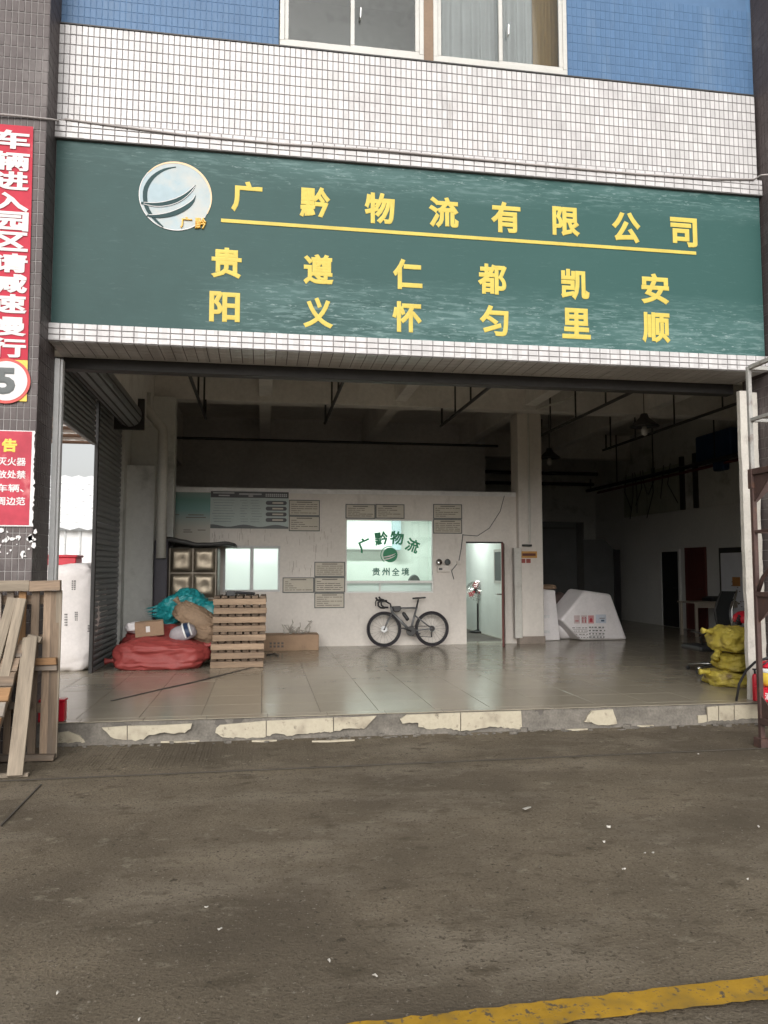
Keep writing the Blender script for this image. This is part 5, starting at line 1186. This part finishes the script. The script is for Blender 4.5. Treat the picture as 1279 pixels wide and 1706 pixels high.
MB().tube([rh + Vector((0, -.05, -.02)), rh + Vector((-.02, -.05, -.08)), rh + Vector((-.02, -.05, -.16))], .014, 8).tube([rh + Vector((-.02, -.05, -.16)), bb_ + Vector((.02, -.05, -.09))], .006, 6).tube([rh + Vector((0, -.05, .05)), bb_ + Vector((0, -.05, .09))], .006, 6).build('derailleur', M_dsteel, bk)
# lean the bicycle on the wall: tilt about the ground line
bk.matrix_basis = Matrix.Translation((bk.matrix_basis.translation.x, BY - .06, 0)) @ Matrix.Rotation(R_(-4), 4, 'X')

# ================================================================ white wrapped blocks
wbY = onZ(1000, 1067, 0).y
def Pb(x, y, Y=None): return onY(x, y, Y or wbY)
fp = [Pb(*q) for q in ((975, 984), (1018, 990), (1045.5, 1067), (968, 1067), (935, 1033))]
for q in fp[2:4]: q.z = .004
blk = thing('wrapped_block', (fp[2].x - .6, wbY, 0), 'big angular white foam wrapped block with red handling symbols', 'wrapped goods')
ext = Vector((-.12, .62, .03)); back = [p + ext for p in fp]; back[2].z = back[3].z = .004
MB().add(fp + back, [(0, 1, 2, 3, 4), (9, 8, 7, 6, 5)] + [(i, (i + 1) % 5, 5 + (i + 1) % 5, 5 + i) for i in range(5)]).build('wrapped_body', M_foam, blk, bevel=.05, segs=3)
def decal(px, py, w, h, m, name='printed_mark', dy=-.006, par=blk):
    p = onY(px, py, wbY + dy); s = p.y / FPX; return MB().box(p.x - w * s / 2, p.x + w * s / 2, wbY + dy, wbY + dy + .004, p.z - h * s / 2, p.z + h * s / 2).build(name, m, par)
M_pinkp = mat('pink_print', (.60, .30, .31), .5); M_rp = mat('red_print', (.42, .04, .06), .5)
for k, px in enumerate((961, 973, 984.5)):
    decal(px, 1032, 10.5, 14, M_pinkp if k == 2 else mat('pale_pink_print_%d' % k, (.60, .49, .49), .5), 'symbol_panel')
    if k == 0: decal(px, 1034.5, 6, 1.6, M_rp, dy=-.0105)
    if k == 1:
        for d_ in (-2.2, 2.2): decal(px + d_, 1034.5, 1.5, 6, M_rp, dy=-.0105); p = onY(px + d_, 1030.5, wbY - .0105); MB().prism([p + Vector((-.025, 0, 0)), p + Vector((.025, 0, 0)), p + Vector((0, 0, .03))], (0, .004, 0)).build('printed_mark', M_rp, blk)
    if k == 2: p = onY(px, 1033, wbY - .0105); MB().prism([p + Vector((-.035, 0, -.04)), p + Vector((.035, 0, -.04)), p + Vector((.028, 0, .0)), p + Vector((.04, 0, .0)), p + Vector((0, 0, .05)), p + Vector((-.04, 0, .0)), p + Vector((-.028, 0, .0))], (0, .004, 0)).build('printed_mark', M_rp, blk)
decal(1001, 1031, 19, 15, mat('pale_blue_label', (.56, .60, .68), .5), 'shipping_label'); decal(1004, 1034, 6, 3, mat('navy_print', (.06, .1, .16), .5), dy=-.0105); decal(1003, 1030, 10, 1.2, M_ink, dy=-.0105)
rr = random.Random(2)
for r in range(4):
    for (xa, xb_, m) in ((953, 979, M_ink), (981, 1007, M_dgrey)):
        y = 1046 + r * 5.4 - (xa - 953) * .03; x = xa + (3 * r if xa < 960 else 0)
        decal((x + xb_) / 2, y + 2.6, xb_ - x, .5, M_ink, 'table_rule', dy=-.0085)
        while x < xb_ - 2: w = rr.uniform(1.5, 5); decal(x + w / 2, y, min(w, xb_ - x), 2.0 if m is M_dgrey else 1.2, m, 'printed_line', dy=-.009); x += w + rr.uniform(.8, 2.5)
b2 = [onY(x, y, 15.3) for x, y in ((900, 981), (925, 983.5), (933.5, 1066), (900, 1066.5))]
b2[2].z = b2[3].z = .004
wb2 = thing('wrapped_block', (b2[2].x - .2, 15.3, 0), 'narrow upright white foam wrapped block behind the column', 'wrapped goods')
e_ = Vector((-.05, .8, .02)); k2 = [p + e_ for p in b2]; k2[2].z = k2[3].z = .004
MB().add(b2 + k2, [(0, 1, 2, 3), (7, 6, 5, 4)] + [(i, (i + 1) % 4, 4 + (i + 1) % 4, 4 + i) for i in range(4)]).build('wrapped_body', M_foam, wb2, bevel=.025, segs=2)
for y in (1027, 1052.5): p = onY(911, y, 15.29); MB().box(p.x - .07, p.x + .06, 15.288, 15.296, p.z - .03, p.z + .03).build('tape_patch', mat('glossy_tape', (.75, .75, .76), .1), wb2, bevel=.003)
p = onY(911, 978, 15.7); tag(lump(tuple(p), (.18, .2, .06), seed=41, amp=.1).build('brown_parcel', M_brownsack, smooth=True), 'flat brown parcel lying on the narrow white block', 'parcel')
p = onZ(944, 1060, 0); sackthing('dark_sack', dict(c=(p.x - .15, 16.6, .42), size=(.42, .4, .52), seed=44, amp=.1, flat=.82), mat('dusky_sack', (.17, .12, .11), .8), 'dusky brown sack behind the two white wrapped blocks', 'sack')
p = onZ(938, 1066, 0); sackthing('grey_bag', dict(c=(p.x + .1, 15.75, .2), size=(.25, .2, .24), seed=46, amp=.1, flat=.8), M_foam, 'grey plastic bag wedged between the white blocks', 'bag')

# ================================================================ dark far corner: partition, doors, table, whiteboard
DY = 19.0
sh = [(897, 868), (972, 870), (972, 899), (1000, 898), (1008, 900), (1021, 914), (1030, 917), (1030, 1040), (897, 1040)]
pp = [onY(x, y, DY) for x, y in sh]
for q in pp[-2:]: q.z = 0
pp[0].x = pp[-1].x = mx1 - .05
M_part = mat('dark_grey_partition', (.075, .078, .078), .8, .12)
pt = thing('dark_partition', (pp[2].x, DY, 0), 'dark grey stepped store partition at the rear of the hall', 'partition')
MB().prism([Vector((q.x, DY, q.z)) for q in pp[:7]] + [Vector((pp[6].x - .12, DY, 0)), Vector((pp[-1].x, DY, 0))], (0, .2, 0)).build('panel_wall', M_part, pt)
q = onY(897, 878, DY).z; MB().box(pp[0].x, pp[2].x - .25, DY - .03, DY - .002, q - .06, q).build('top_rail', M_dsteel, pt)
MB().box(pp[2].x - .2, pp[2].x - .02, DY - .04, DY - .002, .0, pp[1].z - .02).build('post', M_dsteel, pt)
MB().box(pp[6].x - .14, pp[6].x + .02, DY - .05, DY + .19, 0, pp[6].z + .02).build('dark_gap_strip', M_black, pt)  # black strip standing in for the unlit gap beside the partition
def wall_door(px0, px1, ytop, m, label):
    a, b = onX(px1, 1000, XR - .03), onX(px0, 1000, XR - .03); z = onX((px0 + px1) / 2, ytop, XR - .03).z
    t = thing('wall_door', (XR, (a.y + b.y) / 2, 0), label, 'door')
    MB().box(XR - .05, XR - .018, a.y, b.y, .01, z).build('leaf', m, t, bevel=.004)
    fr = MB(); fr.box(XR - .07, XR - .0175, a.y - .06, a.y, .01, z + .06).box(XR - .07, XR - .0175, b.y, b.y + .06, .01, z + .06).box(XR - .069, XR - .0175, a.y, b.y, z, z + .058); fr.build('frame', M_dado if m is M_doorb else M_door, t)
    MB().tube([(XR - .06, a.y + .08, 1.0), (XR - .1, a.y + .08, 1.0), (XR - .1, a.y + .18, 1.0)], .012, 6).build('handle', M_dsteel, t)
wall_door(1105, 1133, 919, M_doorb, 'black doorway door in the right hand hall wall')
wall_door(1147, 1176, 916, M_door, 'dark red brown door in the right hand hall wall')
a, b = onX(1250, 930, XR - .03), onX(1203, 930, XR - .03)
wbx = thing('whiteboard', (XR - .05, (a.y + b.y) / 2, .4), 'white board with small orange card stood against the right wall', 'whiteboard')
zt_, zb_ = onX(1215, 921, XR - .06).z, onX(1230, 1030, XR - .06).z
MB().box(XR - .08, XR - .05, a.y, b.y, zb_, zt_).build('board', M_wb, wbx, bevel=.02, segs=3)
MB().box(XR - .05, XR - .016, a.y - .1, b.y + .1, zb_, zt_ + .12).build('surround', M_dsteel, wbx)
ca = onX(1226, 969, XR - .09); MB().box(XR - .088, XR - .081, ca.y - .14, ca.y + .14, ca.z - .1, ca.z + .1).build('orange_card', mat('orange_card', (.5, .23, .07), .5), wbx)
wm = MB(); rr = random.Random(6)
for k in range(26): y = a.y + .1 + (b.y - a.y) * .6 * rr.random(); z = zb_ + .25 + rr.random() * .55; wm.box(XR - .085, XR - .0805, y, y + rr.uniform(.02, .07), z, z + .02)
tag(wm.build('marker_writing', M_ink, wbx), kind='stuff')
# table
tp0 = onY(1156, 1003, 15.6); tt = thing('wooden_table', (tp0.x + .7, 15.8, 0), 'pale wooden table standing by the right wall behind the office chair', 'table')
M_tab = mat('pale_table_wood', (.33, .285, .235), .6, .1)
MB().box(tp0.x, tp0.x + 1.5, 15.6, 16.3, tp0.z - .035, tp0.z).build('table_top', M_tab, tt, bevel=.006); MB().box(tp0.x + .05, tp0.x + 1.45, 15.63, 15.66, tp0.z - .13, tp0.z - .036).build('apron', M_tab, tt)
for (x, y) in ((.07, 15.64), (1.43, 15.64), (.07, 16.25), (1.43, 16.25)): MB().bar((tp0.x + x, y, 0), (tp0.x + x, y, tp0.z - .036), .055, .055).build('leg', M_tab, tt, bevel=.004)
MB().box(tp0.x + .55, tp0.x + 1.2, 15.8, 16.2, tp0.z + .001, tp0.z + .08).box(tp0.x + .6, tp0.x + 1.15, 15.85, 16.15, tp0.z + .081, tp0.z + .11).build('black_case', M_black, bevel=.01)
tag(COL.objects[-1], 'flat black case lying on the pale wooden table', 'case')
# office chair
cy = onZ(1190, 1120, 0).y; cyx = onZ(1190, 1112, 0).x
ocx = onY(1196, 1110, cy).x; oc = thing('office_chair', (ocx, cy, 0), 'black office swivel chair with chrome base behind the yellow sacks', 'chair')
zseat = onY(1190, 1072, cy).z
hubp = Vector((ocx, cy, .10))
bt0, bt1, bt2, bt3 = onY(1197, 1048, cy + .1), onY(1202, 985, cy + .22), onY(1226, 985, cy + .16), onY(1219, 1048, cy + .05)
bk_ = MB(); n = 8
for i in range(n + 1):
    t = i / n; l_ = bt0.lerp(bt1, t); r_ = bt3.lerp(bt2, t); cur = Vector((-.04, .05, 0)) * math.sin(t * 3.14)
    for q in (l_, r_): bk_.v += [q + cur, q + cur + Vector((.0, .035, 0))]
bk_.f = [(4 * i + a_, 4 * i + b_, 4 * i + 4 + b_, 4 * i + 4 + a_) for i in range(n) for a_, b_ in ((0, 2), (2, 3), (3, 1), (1, 0))] + [(0, 1, 3, 2), (4 * n, 4 * n + 2, 4 * n + 3, 4 * n + 1)]
bk_.build('backrest', mat('black_mesh_fabric', (.018, .019, .019), .9, spec=.1), oc)
MB().tube([bt3 + Vector((.012, 0, 0)), bt3.lerp(bt2, .5) + Vector((.0, .05, 0)), bt2 + Vector((.012, 0, 0))], .014, 8).build('chrome_edge', M_chrome, oc, smooth=True)
MB().tube([bt0 + Vector((-.012, 0, 0)), bt0.lerp(bt1, .5) + Vector((-.05, .05, 0)), bt1 + Vector((-.012, 0, 0))], .012, 8).build('chrome_edge', M_dsteel, oc, smooth=True)
MB().box(ocx - .44, ocx + .22, cy - .28, cy + .24, zseat - .09, zseat - .01).build('seat', M_black, oc, bevel=.03, segs=2)
for s in (-1, 1): MB().tube([(ocx + .28 * s, cy - .1, zseat - .05), (ocx + .34 * s, cy - .12, zseat + .1), (ocx + .34 * s, cy - .26, zseat + .16), (ocx + .34 * s, cy + .1, zseat + .17)], .016, 8).build('armrest', M_dsteel, oc, smooth=True)
MB().tube([(ocx, cy, .1), (ocx, cy, zseat - .09)], .028, 10).build('gas_stem', M_dsteel, oc)
for k in range(5):
    a_ = R_(200 + 72 * k); e = Vector((ocx + math.cos(a_) * .43, cy + math.sin(a_) * .43, .075))
    MB().tube([(ocx, cy, .125), (hubp.lerp(e, .6) + Vector((0, 0, .02))), e], [.024, .018, .014], 8).build('base_arm', M_chrome, oc, smooth=True)
    MB().lathe(e + Vector((.0, -.02, -.045)), [(.02, 0), (.03, .008), (.03, .032), (.02, .04)], 14, (0, 1, 0)).build('caster', M_black, oc)

# ================================================================ yellow sacks, helmet, extinguisher corner
ysY = onZ(1215, 1147, 0).y + .3
def yx(x, y, Y=None): return onY(x, y, Y or ysY)
def ysack(px, py, hwpx, hhpx, dep, seed, label, rot=(0, 0, 0), ears=()):
    c = yx(px, py); s = ysY / FPX; er_ = [(tuple(yx(*e[0])), e[1]) for e in ears]
    return sackthing('yellow_sack', dict(c=tuple(c), size=(hwpx * s, dep, hhpx * s), rot=rot, seed=seed, p=3.0, amp=.11, crease=.085, nu=84, nv=50, flat=.8, fr=3.2), M_ysack, label, 'sack', er_, 'stacked yellow woven sacks', er=.045, el_=.13)
ysack(1216, 1132, 41, 17, .28, 51, 'bottom yellow woven sack of the stack by the right jamb', (0, .10, 0), [((1180, 1120), (-1, -.1, .1)), ((1243, 1140), (.6, -.6, -.3))])
ysack(1224, 1104, 31, 17, .25, 57, 'middle yellow woven sack with a gathered mouth by the right jamb', (0, .06, .1), [((1193, 1098), (-.4, -.7, .5))])
ysack(1218, 1066, 35, 25, .30, 63, 'top and fattest yellow woven sack beneath the red helmet', (0, .05, 0), [((1184, 1052), (-1, -.1, .1)), ((1196, 1085), (-.6, -.4, -.9))])
hp = yx(1243, 1031); hm = thing('red_helmet', hp, 'red riding helmet with black straps on top of yellow sacks', 'helmet')
hl = lump(tuple(hp), (.15, .17, .105), (0, 0, .3), seed=70, p=2.1, amp=.02, crease=0, flat=.5); hl.build('shell', M_fire, hm, smooth=True)
for k in range(4): p = hp + Vector((-.12 - .015 * k, -.06, .03 - .03 * k)); MB().tube([p + Vector((.05, 0, 0)), p, p + Vector((-.03, 0, .02))], .016, 8).build('black_fitting', M_black, hm, smooth=True)
for k in range(3): MB().tube([hp + Vector((-.05 + .06 * k, -.165, -.03)), hp + Vector((-.04 + .05 * k, -.12, .07)), hp + Vector((-.02 + .03 * k, .0, .112))], .008, 6).build('vent_rib', M_black, hm, smooth=True)
ex = thing('fire_extinguisher', (onY(1258, 1165, 8.0).x, 8.0, 0), 'small red fire extinguisher stood at the foot of the right jamb', 'fire extinguisher')
ec = onY(1258.5, 1155, 8.02); er_ = .032
MB().lathe((ec.x, 8.02, .003), [(er_ * .9, 0), (er_, .01), (er_, .25), (er_ * .8, .285), (er_ * .4, .30)], 18).build('cylinder', M_fire, ex, smooth=True)
MB().tube([(ec.x, 8.02, .30), (ec.x, 8.02, .345)], .012, 8).box(ec.x - .02, ec.x + .05, 8.005, 8.035, .345, .36).build('valve', M_black, ex)
hs_ = [onY(1226, 1172, 8.06), onY(1231, 1140, 8.05), onY(1243, 1117, 8.0), onY(1258, 1103, 7.9), onY(1279, 1096, 7.8), onY(1290, 1096, 7.8)]
tag(MB().tube(hs_, .014, 8).build('black_hose', M_black, smooth=True), 'black hose arching from the floor past the rusty post', 'hose')
fbx = thing('fire_box', (5.5, 7.3, G), 'red fire equipment box with white characters behind the rack', 'fire box')
fY_ = 7.62; a = onY(1271, 1168, fY_); zt_ = onY(1270, 1148, fY_).z; zb0 = onY(1270, 1171, fY_).z
MB().box(a.x, a.x + .62, fY_, fY_ + .14, zb0, zt_).build('body', M_fire, fbx, bevel=.008); MB().box(a.x - .006, a.x + .626, fY_ - .006, fY_ + .146, zt_ + .001, zt_ + .012).build('lid', M_fire, fbx, bevel=.004)
for k, ch_ in enumerate('消防器材'): p = onY(1279 + k * 13, 1160, fY_ - .004); text('character', ch_, p, .07, .075, M_whitep, fbx, .03, .003)
MB().box(a.x, a.x + .05, fY_ + .05, fY_ + .09, G, zb0).box(a.x + .55, a.x + .6, fY_ + .05, fY_ + .09, G, zb0).build('feet', M_dsteel, fbx)
bc = onY(1284, 1122, fY_ + .07); bg_ = thing('fire_bucket', (bc.x, bc.y, zt_ + .02), 'yellow bucket with white band and red dome on the fire box', 'bucket')
h0 = zt_ + .022; hT = onY(1284, 1105, fY_ + .12).z - h0
MB().lathe((bc.x, bc.y, h0), [(.085, 0), (.105, hT * .15), (.115, hT * .62)], 24).build('bucket_body', M_bannery, bg_, smooth=True)
MB().lathe((bc.x, bc.y, h0), [(.115, hT * .621), (.117, hT * .64), (.117, hT * .82)], 24).build('white_band', M_white, bg_, smooth=True)
MB().lathe((bc.x, bc.y, h0), [(.117, hT * .821), (.112, hT * .95), (.08, hT * 1.12), (.0, hT * 1.18)], 24).build('red_dome', M_fire, bg_, smooth=True)
MB().tube([(bc.x - .118, bc.y, h0 + hT * .6), (bc.x - .125, bc.y - .03, h0 + hT * .95), (bc.x - .03, bc.y - .06, h0 + hT * 1.25), (bc.x + .1, bc.y, h0 + hT * .9)], .008, 6).build('handle', M_black, bg_, smooth=True)

# ================================================================ outside, seen through the left opening
by = 11.85; x1 = -2.43; bz = onY(130, 942, by).z
bwk = thing('wrapped_bale', (x1 - .5, by, 0), 'big white plastic wrapped bale outside the left opening', 'wrapped goods')
bl_ = lump((x1 - .82, by + .5, bz * .5), (.84, .55, bz * .52), seed=80, p=8, amp=.035, crease=.03, nu=60, nv=40, flat=.97); bl_.build('wrapped_body', M_bulk, bwk, smooth=True)
from mathutils.bvhtree import BVHTree
rr = random.Random(18); bv_ = BVHTree.FromPolygons(bl_.v, bl_.f)
for (px, py, w, h) in ((121, 975, 7, 17), (153, 982, 7, 6), (154, 1027, 4, 9), (147, 1048, 8, 12), (108, 1033, 5, 22), (125, 1027, 5, 16)):
    mk = MB()
    for k in range(5):
        for q in range(2):
            p = onY(px + (q - .5) * w * .55, py + (k - 2) * h * .2, by - .1); s = by / FPX; u, v = w * s * rr.uniform(.12, .24), h * s * .055; c4 = []
            for (du, dv) in ((-u, -v), (u, -v), (u, v), (-u, v)):
                hit = bv_.ray_cast(Vector((p.x + du, by - 3, p.z + dv)), Vector((0, 1, 0)))[0]
                if hit: c4.append(hit + Vector((0, -.006, 0)))
            if len(c4) == 4: mk.prism(c4, (0, .004, 0))
    if mk.v: tag(mk.build('printed_marks', mat('grey_stencil_%d' % px, (.2, .185, .18), .7), bwk), kind='stuff')
rc = onY(113, 935, by + .5); tag(MB().box(rc.x - .55, rc.x + .16, by + .3, by + .7, bz + .003, bz + .12).box(rc.x - .57, rc.x + .18, by + .28, by + .72, bz + .121, bz + .16).build('red_tray', M_fire, bevel=.01), 'shallow red tray sitting on the white bale outside', 'tray')
# pale shed and steel canopy across the yard
shd = thing('far_shed', (-22, 48, G), 'pale corrugated shed across the bright yard at left', 'shed')
sy = 46; xL_, xR_ = -60, -2
def sp_(x, y): return onY(x, y, sy)
ze, zr = sp_(130, 884).z, sp_(130, 800).z
MB().box(xL_, xR_, sy, sy + .3, G, ze).build('shed_wall', M_shed, shd)
st_m = MB()
for k in range(70): x = xL_ + k * (xR_ - xL_) / 70; st_m.box(x, x + .09, sy - .08, sy, G, ze)
tag(st_m.build('wall_rib', M_galv, shd), kind='stuff')
rf = MB(); n = 120
for k in range(n + 1):
    z_ = .14 * (k % 2); x = xL_ + (xR_ - xL_) * k / n
    rf.v += [Vector((x, sy - .6, ze + z_)), Vector((x, sy + 16, zr + 2 + z_))]
rf.f = [(2 * k, 2 * k + 2, 2 * k + 3, 2 * k + 1) for k in range(n)]
rf.build('shed_roof', M_shed, shd)
for k in range(7): MB().box(xL_, xR_, sy + 1 + k * 2, sy + 1.12 + k * 2, ze + .05 + (zr + 2 - ze) * (1.6 + k * 2) / 16.6, ze + .25 + (zr + 2 - ze) * (1.6 + k * 2) / 16.6).build('roof_batten', M_galv, shd)
cnp = thing('yard_canopy', (-9, 22, 6), 'translucent orange yard canopy on thin steel trusses at left', 'canopy')
M_tr = thin_glass('translucent_sheet', (.98, .90, .82), 0.0, .7)
cz = 5.75
MB().box(-26, -3.4, 19, 30.3, cz + .5, cz + .53).build('canopy_sheet', M_tr, cnp)
for k in range(8):
    y = 19.2 + k * 1.5; MB().tube([(-26, y, cz + .42), (-3.5, y, cz + .42)], .06, 6).build('purlin', mat('orange_steel_%d' % k, (.55, .36, .28), .6), cnp)
for k in range(6):
    x = -24 + k * 3.9; tr_ = MB().tube([(x, 19, cz - .1), (x, 30, cz - .1)], .05, 6).tube([(x, 19, cz + .42), (x, 30, cz + .42)], .05, 6)
    for q in range(10): tr_.tube([(x, 19 + q * 1.1, cz - .1 if q % 2 else cz + .42), (x, 20.1 + q * 1.1, cz + .42 if q % 2 else cz - .1)], .03, 5)
    tr_.build('truss', MATS['orange_steel_0'], cnp)
for x in (-20, -14, -4): MB().tube([(x, 30, G), (x, 30, cz)], .09, 8).build('post', M_galv, cnp)

# ================================================================ litter on the yard
M_scrap = mat('dirty_paper', (.42, .40, .36), .8, .2, 20, spec=.1)
def scrap(px, py, wpx, hpx, seed, label, group=None, m=M_scrap):
    p = onZ(px, py, G + .012); s = p.y / FPX; r = random.Random(seed); mb = MB(); w, h = (wpx * s * .38, hpx * s * .9) if wpx < 15 else (wpx * s * .5, hpx * s * 1.6)
    pts = [(math.cos(a) * w * r.uniform(.6, 1.1), math.sin(a) * h * r.uniform(.5, 1.1), r.uniform(.0, .018) * (min(1, wpx / 12) if wpx < 15 else 1.8)) for a in [k * 1.05 for k in range(6)]]
    top = [Vector((p.x + x, p.y + y, p.z + z)) for x, y, z in pts]; c = Vector((p.x, p.y, p.z + .014 * min(1, wpx / 14)))
    n = len(top); mb.v = top + [c] + [t - Vector((0, 0, .004)) for t in top] + [c - Vector((0, 0, .004))]
    mb.f = [(k, (k + 1) % n, n) for k in range(n)] + [(n + 1 + (k + 1) % n, n + 1 + k, 2 * n + 1) for k in range(n)] + [(k, n + 1 + k, n + 1 + (k + 1) % n, (k + 1) % n) for k in range(n)]
    tag(mb.build('paper_scrap', m), label, 'litter', group)
scrap(878, 1350, 21, 7, 1, 'crumpled piece of white paper alone on the concrete yard')
for i, (q, lb) in enumerate((((1014, 1379, 13, 3), 'thin pale sliver on the yard just right of the crumpled white paper'), ((1006, 1403, 7, 3), 'pale speck just below the thin sliver right of the crumpled paper'),
        ((1088, 1421, 8, 4), 'right hand one of a close pair of pale scraps at mid right'), ((1074, 1421, 5, 2), 'left hand one of a close pair of pale scraps at mid right'), ((1039, 1449, 9, 2.5), 'flat pale chip lowest of the litter at mid right of the yard'),
        ((366, 1550, 10, 5), 'rounded pale scrap left of centre on the near yard'), ((625, 1626, 11, 3), 'pale chip just above the left end of the yellow line'), ((96, 1656, 8, 5), 'pale twig like scrap in the bottom left corner of the yard'),
        ((232, 1698, 6, 3), 'tiny pale scrap at the very bottom edge of the photo'), ((548, 1602, 8, 3), 'pale scrap beside and left of the chip above the yellow line'), ((343, 1513, 9, 2.5), 'thin pale sliver just behind the rounded scrap left of centre'),
        ((1245, 1465, 6, 2), 'dim pale scrap low by the right edge of the yard'), ((1263, 1377, 6, 3), 'pale chip high by the right edge of the yard'), ((1163, 1256, 5, 2), 'tiny pale chip near the step in front of the yellow sacks'))):
    scrap(*q, 100 + i, lb, 'tiny pale litter scraps')
